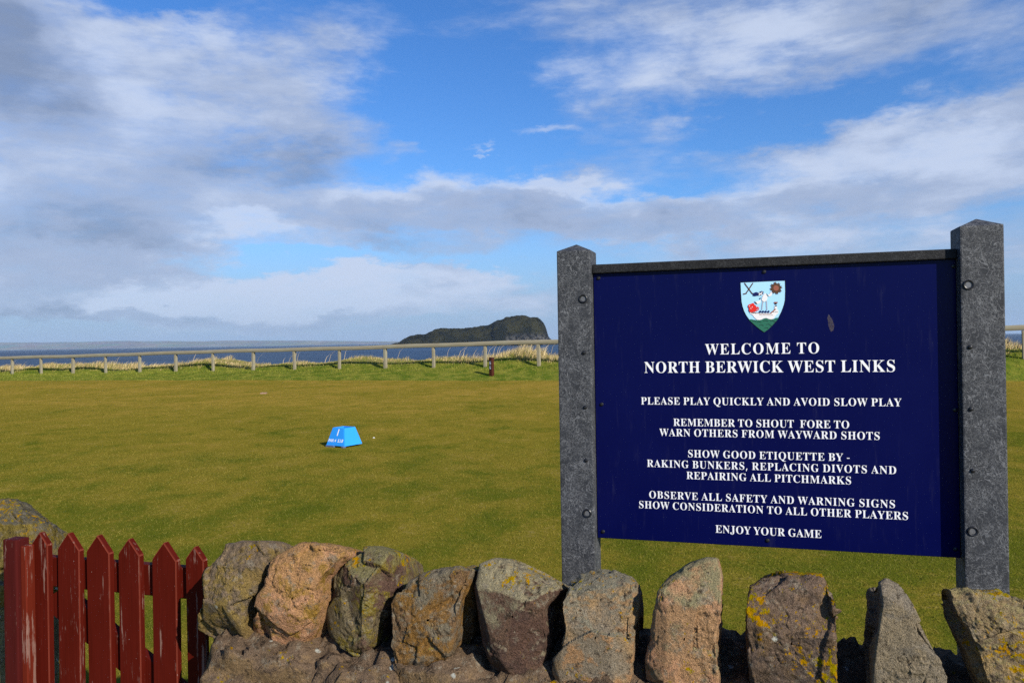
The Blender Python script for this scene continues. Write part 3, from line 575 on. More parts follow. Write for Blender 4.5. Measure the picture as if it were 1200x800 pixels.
blades('dune_grass', X, Y, rng.uniform(0.35, 0.85, len(X)), rng.uniform(0.012, 0.02, len(X)), rng.uniform(0.3, 0.8, len(X)), DM, 2, rng.normal(0.1, 0.35, len(X)), rng.uniform(0.7, 1, len(X)))

# ------------------------------------------------------------------ fence
def fence():
    root_p = -13.0
    FX = lambda p, q=30.0: (p * FN[1] + q * FN[0], -p * FN[0] + q * FN[1])
    zb = lambda p: float(np.clip(0.62 + 0.0129 * p, 0.0, 1.3))
    x, y = FX(root_p)
    t = empty('rail_fence', (x, y, zb(root_p)), 'long low pale grey wooden rail fence on the grassy bank above the sea', 'fence')
    M = fence_mat()
    d = Vector((FN[1], -FN[0], 0)); nn = Vector((FN[0], FN[1], 0))
    def p_at(px):
        u = (px - 600) / F
        Yd = 30.0 / (FN[1] + FN[0] * u); X_ = u * Yd
        return X_ * FN[1] - Yd * FN[0]
    pxs = [-58, -21, 13.7, 48, 85, 123.6, 163.4, 205.5, 249.5, 296.2, 345, 397.3, 451.2, 508, 568, 631.4]
    pl = [p_at(v) for v in pxs]
    step = pl[-1] - pl[-2]
    while pl[-1] < 22: pl.append(pl[-1] + 2.42)
    while pl[0] > -60: pl.insert(0, pl[0] - 2.42)
    for k, p in enumerate(pl):
        x, y = FX(p); gz = float(ground_z(np.array([x]), np.array([y]))[0])
        bm = bmesh.new()
        wv = 0.062 + 0.006 * math.sin(k * 2.3)
        tilt = 0.02 * math.sin(k * 3.7)
        top = zb(p) + 0.90
        for zz in (0,):
            M4 = Matrix.Translation((x, y, gz - 0.3)) @ Matrix(((d.x, nn.x, tilt, 0), (d.y, nn.y, 0, 0), (0, 0, 1, 0), (0, 0, 0, 1))) @ Matrix.Translation((-wv, -wv, 0))
            box(bm, M4, 2 * wv, 2 * wv, top - gz + 0.3, 0.012, 1)
        link('post', bm_mesh('post', bm), M, t)
    # rail: rounded plank on top of the posts, bowing a little between posts
    V = []; ring = [(-0.085, 0.0), (-0.075, 0.12), (-0.05, 0.165), (0.05, 0.165), (0.075, 0.12), (0.085, 0.0), (0.07, -0.012), (-0.07, -0.012)]
    pr = np.arange(pl[0] - 0.5, pl[-1] + 0.5, 0.4)
    for p in pr:
        x, y = FX(p); z = zb(p) + 0.905 + 0.012 * math.sin(p * 0.37) + 0.008 * math.sin(p * 1.3)
        for a, h in ring: V.append((x + nn.x * a, y + nn.y * a, z + h))
    o = mesh_np('rail', V, grid_faces(len(pr), len(ring), True))
    link('rail', o, M, t)
fence()

# ------------------------------------------------------------------ sign
TH = math.radians(16.5)
C_, S_ = math.cos(TH), math.sin(TH)
RV = Vector((C_, -S_, 0)); NF = Vector((S_, C_, 0)); NV = -NF; ZV = Vector((0, 0, 1))
def on_plane(px, py, rho):
    d = raydir(px, py)
    return Vector((0, 0, EYE)) + d * (rho / d.dot(NF))
RP = 2.306                                   # front of the panel
RF = RP - 0.038                               # front of the posts
A_of = lambda P: P.dot(RV)
def P3(a, rho, z): return RV * a + NF * rho + ZV * z

def sign():
    MP = plastic_mat('recycled_plastic'); MR = plastic_mat('recycled_plastic_dark', (0.009, 0.009, 0.0095), 0.12)
    MB = plain('black_bolt', (0.012, 0.012, 0.013), 0.35, 0.5); MS = plain('steel_bolt', (0.16, 0.16, 0.16), 0.45, 0.4, 0.3, 200, 0.4)
    c0 = P3(0.5 * (A_of(on_plane(671, 640, RF)) + A_of(on_plane(1155, 640, RF))), RF, 0)
    t = empty('information_sign', (c0.x, c0.y, 0), 'large navy blue notice board with white lettering between two dark grey plastic posts', 'sign')
    def post(pl, pr, top_l, apex, bolts, screws):
        a0, a1 = A_of(on_plane(*pl, RF)), A_of(on_plane(*pr, RF))
        zt = on_plane(*top_l, RF).z; w = a1 - a0
        bm = bmesh.new()
        M4 = Matrix.Translation(P3(a0, RF, -0.05)) @ Matrix(((RV.x, NF.x, 0, 0), (RV.y, NF.y, 0, 0), (0, 0, 1, 0), (0, 0, 0, 1)))
        box(bm, M4, w, 0.1, zt + 0.05, 0.004, 2)
        # low pyramid cap
        b = [bm.verts.new(P3(a, r, zt - 0.001)) for a, r in ((a0 + .002, RF + .002), (a1 - .002, RF + .002), (a1 - .002, RF + .098), (a0 + .002, RF + .098))]
        ap = bm.verts.new(P3((a0 + a1) / 2, RF + 0.05, zt + 0.022))
        for k in range(4): bm.faces.new((b[k], b[(k + 1) % 4], ap))
        o = link('post', bm_mesh('post', bm), MP, t)
        for x, y in bolts:
            P = on_plane(x, y, RF)
            bm = bmesh.new()
            r = 0.0128
            lathe(bm, P, NV, [(r, -0.001), (r, 0.0025), (r * 0.86, 0.004), (r * 0.66, 0.0032), (r * 0.58, 0.0012), (r * 0.1, 0.0012)])
            bo = link('bolt', bm_mesh('bolt', bm), [MB, MS], o)
            for f in bo.data.polygons:
                c = f.center + wloc(bo) - P
                if (c - c.dot(NV) * NV).length < r * 0.60: f.material_index = 1
        for x, y in screws:
            P = on_plane(x, y, RF)
            bm = bmesh.new(); r = 0.0058
            lathe(bm, P, NV, [(r, -0.001), (r, 0.002), (r * 0.7, 0.0042), (r * 0.2, 0.005)], 16)
            link('screw', bm_mesh('screw', bm), MB, o)
        return a0, a1
    l0, l1 = post((657.0, 600), (696.4, 600), (651.5, 294), None, [(683.5, 350), (688.3, 601)], [(684.5, 413), (686, 477), (687, 539)])
    r0, r1 = post((1130.4, 620), (1182.4, 620), (1125, 264.6), None, [(1135, 333.5), (1140, 622)], [(1137, 406.5), (1138, 479), (1140, 551)])
    # panel
    zt = on_plane(698, 318, RP).z; zb = 0.5 * (on_plane(701, 630, RP).z + on_plane(1121, 653.2, RP).z)
    m, tt, p = mat('navy_enamel')
    o = tt.node('ShaderNodeTexCoord').outputs['Object']
    n = tt.noise(o, 5, 5, 0.6)
    dust = tt.noise(tt.v('MULTIPLY', o, (60, 60, 7)), 1.0, 4, 0.7)
    c = tt.mix(n, (0.0017, 0.0029, 0.043), (0.0024, 0.0040, 0.056))
    c = tt.mix(tt.ss(dust, 0.55, 0.8, 0, 0.035), c, (0.25, 0.25, 0.27))
    tt.put(p.inputs['Base Color'], c); p.inputs['Roughness'].default_value = 0.25
    tt.put(p.inputs['Roughness'], tt.ss(n, 0.3, 0.7, 0.2, 0.32))
    p.inputs['Specular IOR Level'].default_value = 0.10
    bm = bmesh.new()
    F4 = Matrix(((RV.x, NF.x, 0, 0), (RV.y, NF.y, 0, 0), (0, 0, 1, 0), (0, 0, 0, 1)))
    box(bm, Matrix.Translation(P3(l1 + 0.001, RP, zb)) @ F4, r0 - l1 - 0.002, 0.012, zt - zb, 0.0015, 1)
    panel = link('panel', bm_mesh('panel', bm), m, t)
    # top rail
    z0 = on_plane(695, 321, RP - 0.014).z; z1 = on_plane(695, 311.2, RP - 0.014).z
    z0 = 0.5 * (z0 + on_plane(1110, 302.5, RP - 0.014).z); z1 = 0.5 * (z1 + on_plane(1110, 290.4, RP - 0.014).z)
    bm = bmesh.new()
    box(bm, Matrix.Translation(P3(l1 + 0.001, RP - 0.014, z0)) @ F4, r0 - l1 - 0.002, 0.045, z1 - z0, 0.003, 2)
    link('top_rail', bm_mesh('top_rail', bm), MR, t)
    for x, y in ((701.5, 326), (705.2, 473.5), (706.8, 622.5), (895.5, 317), (899.5, 632.8), (1117, 312), (1119, 480), (1119.5, 643)):
        P = on_plane(x, y, RP); r = 0.0055
        if y == 317: P = on_plane(x, 318.5, RP)
        bm = bmesh.new(); lathe(bm, P, NV, [(r, -0.001), (r, 0.0018), (r * 0.7, 0.0036), (r * 0.2, 0.0042)], 16)
        link('screw', bm_mesh('screw', bm), MB, panel)
    # lettering
    white = plain('white_vinyl', (0.82, 0.82, 0.82), 0.4, 0.3, 0.03)
    G = json.loads(GLYPHS)
    LINES = [('WELCOME TO', (826.7, 415.3), (960.8, 413.9), 12.8), ('NORTH BERWICK WEST LINKS', (754.8, 437.4), (1049.9, 434.8), 13.6),
             ('PLEASE PLAY QUICKLY AND AVOID SLOW PLAY', (751, 474.3), (1056.4, 475.2), 9.0),
             ('REMEMBER TO SHOUT  FORE TO', (788.9, 499.2), (995.8, 501.3), 9.0), ('WARN OTHERS FROM WAYWARD SHOTS', (773, 511.3), (1031.6, 514.3), 9.0),
             ('SHOW GOOD ETIQUETTE BY -', (805.7, 536.2), (996.2, 539.4), 9.0), ('RAKING BUNKERS, REPLACING DIVOTS AND', (758, 547.8), (1050.9, 554.0), 9.0),
             ('REPAIRING ALL PITCHMARKS', (804.3, 561.8), (998, 566.3), 9.0), ('OBSERVE ALL SAFETY AND WARNING SIGNS', (760.4, 584.9), (1049.5, 593.2), 9.0),
             ('SHOW CONSIDERATION TO ALL OTHER PLAYERS', (748.3, 596.4), (1064.8, 607.2), 9.0), ('ENJOY YOUR GAME', (838.3, 624.9), (963, 628.8), 9.2)]
    for s, L, R, cap in LINES:
        A, B = on_plane(*L, RP - 0.0006), on_plane(*R, RP - 0.0006)
        z = 0.5 * (A.z + B.z)
        a0, a1 = A_of(A), A_of(B)
        mid = 0.5 * (A + B)
        h = cap * mid.y / F * 0.98
        k = h / 910.0
        wts = [(302 if ch == ' ' else G[ch][0]) for ch in s]
        nat = sum(wts) * k
        sxk = k * 0.90
        trk = (a1 - a0 - nat * 0.90) / (len(s) - 1)
        cu = bpy.data.curves.new('lettering', 'CURVE'); cu.dimensions = '2D'; cu.fill_mode = 'BOTH'; cu.resolution_u = 5
        cu.offset = -0.00010
        x = a0
        for ch, wd in zip(s, wts):
            if ch != ' ':
                for sp in G[ch][1]:
                    q = cu.splines.new('BEZIER'); n = len(sp) // 6
                    q.bezier_points.add(n - 1); q.use_cyclic_u = True
                    for i, bp in enumerate(q.bezier_points):
                        v = sp[6 * i:6 * i + 6]
                        bp.handle_left_type = bp.handle_right_type = 'FREE'
                        bp.co = (x + v[0] * sxk, v[1] * k, 0); bp.handle_left = (x + v[2] * sxk, v[3] * k, 0); bp.handle_right = (x + v[4] * sxk, v[5] * k, 0)
            x += wd * sxk + trk
        tmp = bpy.data.objects.new('tmp', cu)
        me = bpy.data.meshes.new_from_object(tmp); me.name = 'lettering'
        bpy.data.objects.remove(tmp)
        M4 = Matrix(((RV.x, 0, NV.x, 0), (RV.y, 0, NV.y, 0), (0, 1, 0, z), (0, 0, 0, 1)))
        me.transform(Matrix.Translation(NF * (RP - 0.0006)) @ M4)
        me.materials.clear()
        link('lettering', me, white, panel)
    # crest, from the emblem's own outline
    cr = lambda cx, cy, k=0: on_plane(860 + cx / 11.118, 320 + cy / 11.111, RP - 0.0006 - 0.0005 * k)
    def poly(bm, pts, k, mi=0):
        f = bm.faces.new([bm.verts.new(cr(x, y, k)) for x, y in pts]); f.material_index = mi
        f.normal_update()
        if f.normal.dot(NV) < 0: f.normal_flip()
    def bar(bm, x0, y0, x1, y1, w, k, mi=0):
        L = math.hypot(x1 - x0, y1 - y0); nx, ny = -(y1 - y0) / L * w / 2, (x1 - x0) / L * w / 2
        poly(bm, [(x0 + nx, y0 + ny), (x1 + nx, y1 + ny), (x1 - nx, y1 - ny), (x0 - nx, y0 - ny)], k, mi)
    def disc(bm, x, y, r, k, mi=0, n=20, sy=1.0):
        poly(bm, [(x + r * math.cos(i * 2 * math.pi / n), y + sy * r * math.sin(i * 2 * math.pi / n)) for i in range(n)], k, mi)
    def done(name, bm, ms, par):
        me = bpy.data.meshes.new(name); bm.to_mesh(me); bm.free(); return link(name, me, ms, par)
    ink = lambda n, c: plain(n, c, 0.4, 0.3, 0.05)
    I_sky, I_navy, I_white, I_brown, I_copper = ink('crest_sky', (0.40, 0.70, 0.90)), ink('crest_navy', (0.008, 0.012, 0.09)), ink('crest_white', (0.80, 0.78, 0.76)), ink('crest_brown', (0.10, 0.05, 0.025)), ink('crest_copper', (0.30, 0.10, 0.06))
    I_green, I_red, I_black, I_grey = ink('crest_green', (0.025, 0.14, 0.085)), ink('crest_red', (0.70, 0.03, 0.02)), ink('crest_black', (0.01, 0.01, 0.012)), ink('crest_grey', (0.40, 0.45, 0.52))
    shield = [(85, 120), (380, 107), (668, 95), (672, 230), (668, 350), (655, 410), (640, 455), (618, 510), (590, 565), (550, 625), (500, 682), (450, 730), (395, 770), (340, 732), (290, 692), (240, 648), (200, 605), (160, 550), (130, 490), (110, 430), (98, 370), (90, 250)]
    bm = bmesh.new(); poly(bm, shield, 0)
    crest = done('crest', bm, I_sky, t)
    bm = bmesh.new()
    cx, cy = 382, 400
    for (xa, ya), (xb, yb) in zip(shield, shield[1:] + shield[:1]): bar(bm, xa, ya, xb, yb, 7, 1)
    done('border', bm, I_black, crest)
    bm = bmesh.new()
    sea = [(196, 606), (225, 597), (260, 606), (310, 612), (360, 605), (395, 590), (425, 585), (460, 598), (510, 600), (545, 582), (588, 578)]
    poly(bm, sea + [(550, 625), (500, 682), (450, 730), (395, 768), (340, 730), (290, 690), (240, 646)], 2)
    for x, y, l in ((240, 628, 50), (300, 640, 60), (380, 625, 70), (470, 625, 60), (520, 640, 40), (330, 680, 60), (420, 670, 60), (400, 715, 50), (470, 690, 30)):
        bar(bm, x, y, x + l * .5, y - 8, 4, 3, 1); bar(bm, x + l * .5, y - 8, x + l, y + 4, 4, 3, 1)
    done('waves', bm, [I_green, I_black], crest)
    bm = bmesh.new()                                   # crossed golf clubs
    bar(bm, 138, 128, 236, 262, 13, 2); bar(bm, 250, 128, 160, 262, 13, 2)
    bar(bm, 168, 262, 120, 274, 15, 2); bar(bm, 228, 258, 262, 276, 15, 2)
    done('crossed_clubs', bm, I_brown, crest)
    bm = bmesh.new()                                   # sun with rays
    disc(bm, 550, 195, 60, 2, 0)
    for i in range(16):
        a = i * math.pi / 8
        c, s = math.cos(a), math.sin(a); wob = 9 if i % 2 else -7
        poly(bm, [(550 + 54 * c - 13 * s, 195 + 54 * s + 13 * c), (550 + 54 * c + 13 * s, 195 + 54 * s - 13 * c), (550 + 86 * c - wob * s, 195 + 86 * s + wob * c)], 2.5, 0)
    disc(bm, 550, 195, 36, 3, 1)
    done('sun_emblem', bm, [I_brown, I_copper], crest)
    bm = bmesh.new()                                   # ship: hull, sails, rigging
    poly(bm, [(205, 505), (300, 512), (330, 520), (490, 520), (500, 495), (545, 470), (580, 478), (580, 520), (550, 545), (520, 590), (480, 605), (440, 590), (420, 582), (385, 590), (350, 610), (305, 608), (270, 580), (245, 545), (215, 530)], 2, 0)
    poly(bm, [(372, 360), (388, 360), (372, 478), (358, 478)], 2.2, 2); poly(bm, [(420, 360), (434, 360), (440, 478), (424, 478)], 2.2, 2)
    poly(bm, [(372, 305), (400, 262), (430, 270), (440, 320), (425, 360), (395, 375), (362, 350)], 2.6, 0)
    poly(bm, [(278, 372), (330, 360), (355, 345), (345, 385), (310, 405), (290, 395)], 2.6, 0)
    poly(bm, [(440, 288), (468, 268), (485, 235), (502, 262), (488, 295), (462, 305)], 2.6, 0)
    bar(bm, 268, 370, 300, 398, 10, 3, 3); bar(bm, 425, 270, 446, 300, 10, 3, 3); bar(bm, 335, 328, 352, 330, 14, 3, 3)
    for i in range(4): bar(bm, 335 + 36 * i, 512, 352 + 36 * i, 490, 24, 3, 1)
    for i in range(3): bar(bm, 232 + 24 * i, 520, 244 + 24 * i, 520, 11, 3, 3)
    for i in range(3): bar(bm, 510 + 24 * i, 505, 520 + 24 * i, 505, 9, 3, 3)
    for i in range(7): bar(bm, 335 + 26 * i, 540 + 6 * (i % 2), 350 + 26 * i, 548, 5, 3, 4)
    bar(bm, 205, 506, 330, 522, 6, 3, 4); bar(bm, 330, 526, 490, 526, 6, 3, 4); bar(bm, 480, 520, 545, 466, 14, 3, 4)
    poly(bm, [(530, 420), (560, 420), (566, 470), (530, 470)], 2.8, 0)
    bar(bm, 524, 382, 572, 382, 16, 3, 4); bar(bm, 534, 398, 560, 398, 18, 3, 3); bar(bm, 536, 430, 560, 424, 14, 3, 3)
    done('ship', bm, [I_white, I_navy, I_grey, I_black, I_copper], crest)
    bm = bmesh.new()                                   # red beast at the stern
    for x, y, r in ((215, 430, 30), (245, 415, 26), (262, 445, 34), (230, 475, 36), (270, 478, 26), (290, 460, 16)): disc(bm, x, y, r, 3.2 + 0.02 * r, 0, 12)
    bar(bm, 285, 480, 315, 440, 14, 3.2); bar(bm, 298, 490, 326, 470, 12, 3.2); bar(bm, 308, 436, 328, 462, 11, 3.3)
    for x, y in ((205, 425), (240, 440), (222, 458)): disc(bm, x, y, 6, 4.4, 1, 8)
    done('red_beast', bm, [I_red, I_white], crest)
    bm = bmesh.new()                                   # saltire flag
    poly(bm, [(248, 262), (290, 245), (325, 258), (318, 290), (280, 298), (250, 296)], 2.8, 0)
    poly(bm, [(322, 250), (360, 232), (388, 240), (380, 275), (345, 290), (318, 290)], 2.9, 0)
    bar(bm, 322, 258, 372, 282, 12, 3.4, 1); bar(bm, 325, 288, 372, 246, 12, 3.6, 1)
    done('flag', bm, [I_navy, I_white], crest)
    # dried bird smear
    bm = bmesh.new()
    def smear(cx, cy, w, h, tilt):
        pts = []
        for i in range(22):
            a = i * 2 * math.pi / 22
            r = 1 + 0.10 * math.sin(3 * a + 1) + 0.08 * math.sin(7 * a)
            x, y = w * r * math.cos(a), h * r * math.sin(a)
            pts.append(on_plane(cx + x + tilt * y, cy + y, RP - 0.0005))
        f = bm.faces.new([bm.verts.new(q) for q in pts])
    smear(973.5, 379, 3.2, 9.5, 0.20)
    sm, tt, p = mat('dried_smear')
    o = tt.node('ShaderNodeNewGeometry').outputs['Position']
    n = tt.noise(tt.v('MULTIPLY', o, (500, 500, 120)), 1.0, 4, 0.7)
    tt.put(p.inputs['Base Color'], (0.20, 0.16, 0.12)); tt.put(p.inputs['Alpha'], tt.ss(n, 0.2, 0.8, 0.08, 0.40))
    done('smear', bm, sm, panel)
sign()

# ------------------------------------------------------------------ stones
def outline(pts, rho, N=190):
    P = [on_plane(x, y, rho) for x, y in pts]
    q = np.array([(A_of(v), v.z) for v in P])
    seg = np.linalg.norm(np.roll(q, -1, 0) - q, axis=1); s = np.concatenate([[0], np.cumsum(seg)])
    qq = np.concatenate([q, q[:1]])
    u = np.linspace(0, s[-1], N, endpoint=False)
    return np.stack([np.interp(u, s, qq[:, 0]), np.interp(u, s, qq[:, 1])], 1)
def rock(name, pts, rho, depth, facets, mt, parent, seed, amp=1.0, back=0.80, label=None, bev=0.007, drop=0.0, planes=6):
    O = outline(pts, rho); N = len(O); c = O.mean(0)
    fl = []
    for (x0, y0), (x1, y1), k in facets:
        p0, p1 = on_plane(x0, y0, rho), on_plane(x1, y1, rho)
        a = np.array((A_of(p0), p0.z)); b = np.array((A_of(p1), p1.z)); d = b - a; d /= np.linalg.norm(d)
        fl.append((a, np.array((-d[1], d[0])), k))        # recedes on the left of the directed line
    def rec(p):
        r = np.zeros(len(p))
        for a, n, k in fl: r = np.maximum(r, np.maximum(0, (p - a) @ n) * k)
        return np.minimum(r, depth * 0.72)
    rings = []
    for f in np.concatenate([np.linspace(0.02, 0.9, 42), np.linspace(0.92, 1.0, 7)]):
        p = c + (O - c) * f
        w = 1 if f < 1 else 0.997
        rings.append((p, rec(p) + bev * max(0, (f - 0.88) / 0.12) ** 2.2))
    e = rings[-1][1]
    for s in np.concatenate([np.linspace(0.03, 0.2, 6), np.linspace(0.25, 1.0, 18)]):
        sc = 1.0 + 0.03 * math.sin(min(s, 0.3) / 0.3 * math.pi / 2) - (1 - back) * max(0, (s - 0.3) / 0.7) ** 1.6
        p = c + (O - c) * sc; p[:, 1] -= drop * s * 0.1
        rings.append((p, e + (depth - e) * s))
    last = rings[-1]
    for f in (0.9, 0.7, 0.4, 0.05): rings.append((c + (last[0] - c) * f, last[1] + 0.01))
    # the front face leans back along the line it was measured on; the sides run straight back and taper
    L = []
    for p, dd in rings:
        f = np.minimum(dd, e); s = dd - f
        L.append(np.stack([p[:, 0] * (1 + f / rho), dd, EYE - (EYE - p[:, 1]) * (1 + f / rho) - 0.30 * s], 1))
    L = np.concatenate(L)
    # knock flat facets off the block
    rr = np.random.default_rng(int(seed * 17 + 3)); c3 = L.mean(0)
    for _ in range(planes):
        n = np.array((rr.normal(0, 0.38), -1.0, rr.normal(0, 0.38)))
        n /= np.linalg.norm(n)
        s = (L - c3) @ n
        lim = s.max() * rr.uniform(0.80, 0.95)
        ov = np.maximum(0, s - lim)
        g = np.stack([L[:, 0] / rho, np.ones(len(L)), (L[:, 2] - EYE) / rho], 1); L = L + (ov / np.maximum(0.3, -(g @ n)))[:, None] * g
    V = np.array([P3(a, rho + d, z)[:] for a, d, z in L])
    Fc = grid_faces(len(rings), N, True)
    me = mesh_np(name, V, Fc)
    bm = bmesh.new(); bm.from_mesh(me)
    bmesh.ops.recalc_face_normals(bm, faces=bm.faces); bm.normal_update()
    off = Vector((seed * 7.3, seed * 3.9, seed * 5.1))
    new = []
    for v in bm.verts:
        q = v.co + off
        d = 0.0035 * noise.fractal(q * 7, 0.9, 2.0, 3) + 0.0020 * noise.fractal(q * 30, 0.75, 2.0, 4) + 0.0022 * noise.fractal(q * 95, 0.6, 2.0, 3)
        for s_, k_ in ((6.0, 0.20), (19.0, 0.13)):       # broken planes, each cell with its own tilt
            qq = q * s_ + 0.35 * nvec(q * s_ * 0.7)
            cpt = noise.voronoi(qq)[1][0]
            d += k_ * (qq - cpt).dot(noise.cell_vector(cpt * 57.3) - Vector((0.5, 0.5, 0.5))) / s_
        d += - 0.0055 * max(0, noise.ridged_multi_fractal(q * 13, 0.9, 2.0, 4, 1.0, 2.0) - 1.2)
        d = max(-0.011, min(d, 0.003))
        new.append(v.co + v.normal * d * amp)
    for v, q in zip(bm.verts, new): v.co = q
    bm.to_mesh(me); bm.free()
    o = link(name, me, mt, parent, smooth=True)
    if label: o['label'] = label
    return o
c4 = lambda L: [(220 + x / 2.609, 600 + y / 2.609) for x, y in L]
c5 = lambda L: [(640 + x / 2.143, 640 + y / 2.143) for x, y in L]
g4 = lambda a, b, k: (*c4([a, b]), k)
g5 = lambda a, b, k: (*c5([a, b]), k)
RW = 1.66
def walls():
    pw = P3(0.3, RW, 0)
    W = empty('stone_wall', (pw.x, pw.y, 0), 'low rubble stone wall topped with upright lichen spotted stones in front of the notice board', 'wall')
    K = lambda i, cols, **k: rock_mat('cope_rock', cols, seed=float(i) * 1.37, **k)
    BR = (0.17, 0.13, 0.075); GY = (0.155, 0.135, 0.10); PU = (0.088, 0.060, 0.050); TAN = (0.32, 0.21, 0.135); PINK = (0.37, 0.24, 0.17); OCH = (0.24, 0.165, 0.075)
    D = 0.29
    R = lambda *a, **k: rock('cope_stone', *a, **k)
    R([(262.8, 635.7), (271.1, 634.5), (305.5, 634.9), (311.4, 638.0), (312.2, 645.6), (303.1, 665.8), (296.5, 688.4), (287.7, 712.1), (281.3, 757.3), (275.1, 760.8), (265.1, 752.5), (246.1, 745.4), (232.4, 735.9), (233.1, 714.5), (237.8, 700.3), (236.6, 672.9), (246.1, 657.5), (255.6, 648.0)],
      RW, D, [g4((55, 205), (250, 160), 0.9), g4((165, 425), (52, 265), 0.9)], K(1, (BR, (0.20, 0.155, 0.08), (0.12, 0.10, 0.075)), lichen=0.35, white=0.5, top=(0.17, 0.135, 0.10)), W, 1, label='olive brown cope stone beside the gate')
    R([(317.4, 658.7), (324.5, 651.6), (336.4, 645.6), (353.0, 636.1), (362.5, 636.6), (383.9, 640.9), (397.0, 645.6), (396.2, 652.8), (387.5, 664.6), (379.1, 674.1), (372.0, 683.6), (371.5, 709.8), (369.6, 728.8), (362.0, 747.8), (348.3, 762.0), (336.4, 772.7), (317.4, 773.9), (312.6, 771.5), (304.3, 753.7), (298.4, 733.5), (297.9, 714.5), (301.9, 697.9), (311.0, 686.0), (311.4, 671.8)],
      RW - 0.01, D, [g4((245, 175), (470, 160), 0.5), g4((400, 300), (205, 318), 0.55)], K(2, (TAN, PINK, OCH), lichen=0.2, white=0.8, top=(0.30, 0.20, 0.12)), W, 2, label='pinkish tan cope stone with pale spots')
    R(c4([(440, 190), (470, 160), (505, 125), (530, 108), (570, 108), (610, 130), (632, 180), (640, 230), (615, 270), (590, 320), (560, 390), (515, 440), (470, 420), (435, 370), (422, 300), (432, 240)]),
      RW, D, [g4((518, 445), (532, 235), 0.75), g4((545, 120), (525, 440), 0.9), g4((440, 225), (610, 195), 0.9)], K(3, (PU, (0.13, 0.11, 0.075), (0.16, 0.13, 0.05)), lichen=0.65, white=0.4, top=(0.16, 0.15, 0.09)), W, 3, label='grey and purple cope stone with a ridge down its middle')
    R(c4([(622, 280), (650, 235), (700, 195), (760, 175), (830, 166), (860, 175), (858, 230), (835, 290), (830, 370), (800, 435), (770, 490), (720, 497), (640, 490), (630, 470), (617, 400), (625, 340)]),
      RW, D, [g4((630, 290), (850, 215), 0.9), g4((835, 170), (800, 440), 1.0)], K(4, ((0.15, 0.105, 0.07), (0.18, 0.115, 0.06), (0.13, 0.11, 0.085)), lichen=0.62, white=0.7, top=(0.155, 0.14, 0.105)), W, 4, label='rounded brown cope stone with orange stains')
    R(c4([(895, 160), (930, 145), (975, 150), (1040, 180), (1100, 215), (1128, 235), (1110, 270), (1088, 300), (1095, 380), (1085, 440), (1060, 490), (980, 500), (930, 475), (905, 400), (890, 300), (880, 230)]),
      RW, D, [g4((900, 275), (1090, 270), 0.75), g4((935, 470), (905, 165), 1.4), g4((1075, 240), (1060, 490), 0.8)], K(5, (PU, (0.105, 0.074, 0.058), (0.07, 0.05, 0.044)), lichen=0.62, white=0.2, top=(0.25, 0.23, 0.16)), W, 5, label='dark purple cope stone with a pale yellowed slanting top')
    R(c5([(55, 95), (80, 72), (130, 60), (165, 58), (200, 75), (215, 95), (220, 150), (215, 250), (212, 330), (200, 380), (60, 380), (20, 320), (14, 290), (35, 240), (45, 210), (40, 140)]),
      RW, D, [g5((40, 150), (218, 140), 0.9), g5((198, 90), (196, 340), 0.9), g5((60, 330), (48, 200), 0.5)], K(6, ((0.27, 0.20, 0.13), (0.19, 0.165, 0.13), (0.30, 0.20, 0.13)), lichen=0.5, white=0.3, top=(0.15, 0.15, 0.12)), W, 6, label='tan and grey cope stone in front of the left sign post')
    R(c5([(280, 110), (310, 75), (360, 45), (400, 33), (425, 35), (436, 80), (436, 150), (432, 250), (430, 390), (238, 390), (250, 290), (262, 220), (275, 140)]),
      RW, D, [g5((285, 130), (432, 75), 1.0), g5((300, 390), (305, 130), 0.45)], K(7, (PINK, (0.31, 0.215, 0.145), (0.21, 0.155, 0.11)), lichen=0.5, white=0.3, top=(0.21, 0.20, 0.13)), W, 7, label='tall pale pinkish cope stone with a pointed top')
    R(c5([(510, 95), (540, 75), (600, 60), (650, 68), (700, 72), (715, 90), (725, 130), (730, 200), (735, 300), (738, 410), (512, 410), (508, 250), (505, 150)]),
      RW, D, [g5((505, 158), (725, 150), 1.2)], K(8, ((0.10, 0.078, 0.062), (0.135, 0.10, 0.07), (0.075, 0.062, 0.055)), lichen=0.85, white=0.4, top=(0.15, 0.115, 0.09)), W, 8, label='broad dark brown cope stone with orange lichen on its flat top')
    R(c5([(845, 95), (862, 85), (890, 100), (920, 150), (950, 210), (985, 280), (1005, 325), (1000, 400), (820, 400), (825, 310), (835, 230), (848, 150)]),
      RW, D * 0.9, [], K(9, ((0.19, 0.165, 0.125), (0.16, 0.145, 0.12), (0.24, 0.205, 0.15)), lichen=0.35, white=0.5, top=(0.17, 0.15, 0.12)), W, 9, label='narrow grey cope stone leaning to one side')
    R(c5([(1010, 105), (1060, 105), (1100, 115), (1140, 110), (1200, 130), (1260, 160), (1290, 250), (1310, 400), (1130, 410), (1100, 340), (1080, 270), (1050, 200), (1020, 140)]),
      RW, 0.22, [g5((1030, 160), (1280, 190), 0.6)], K(10, ((0.20, 0.165, 0.12), (0.24, 0.19, 0.12), (0.12, 0.10, 0.08)), lichen=0.75, white=0.4, top=(0.21, 0.185, 0.11)), W, 10, amp=1.3, back=0.62, label='rough grey brown cope stone with yellow lichen below the right sign post')
    R([(1255, 700), (1300, 690), (1340, 720), (1350, 850), (1250, 850)], RW, D, [], K(11, (GY, BR, PU), lichen=0.4, white=0.4), W, 11)
    # wall body: masonry face, sloped bedding on top
    aL = A_of(on_plane(231, 790, 1.63)); aR = A_of(on_plane(1420, 790, 1.63))
    aa = np.arange(aL, aR, 0.011)
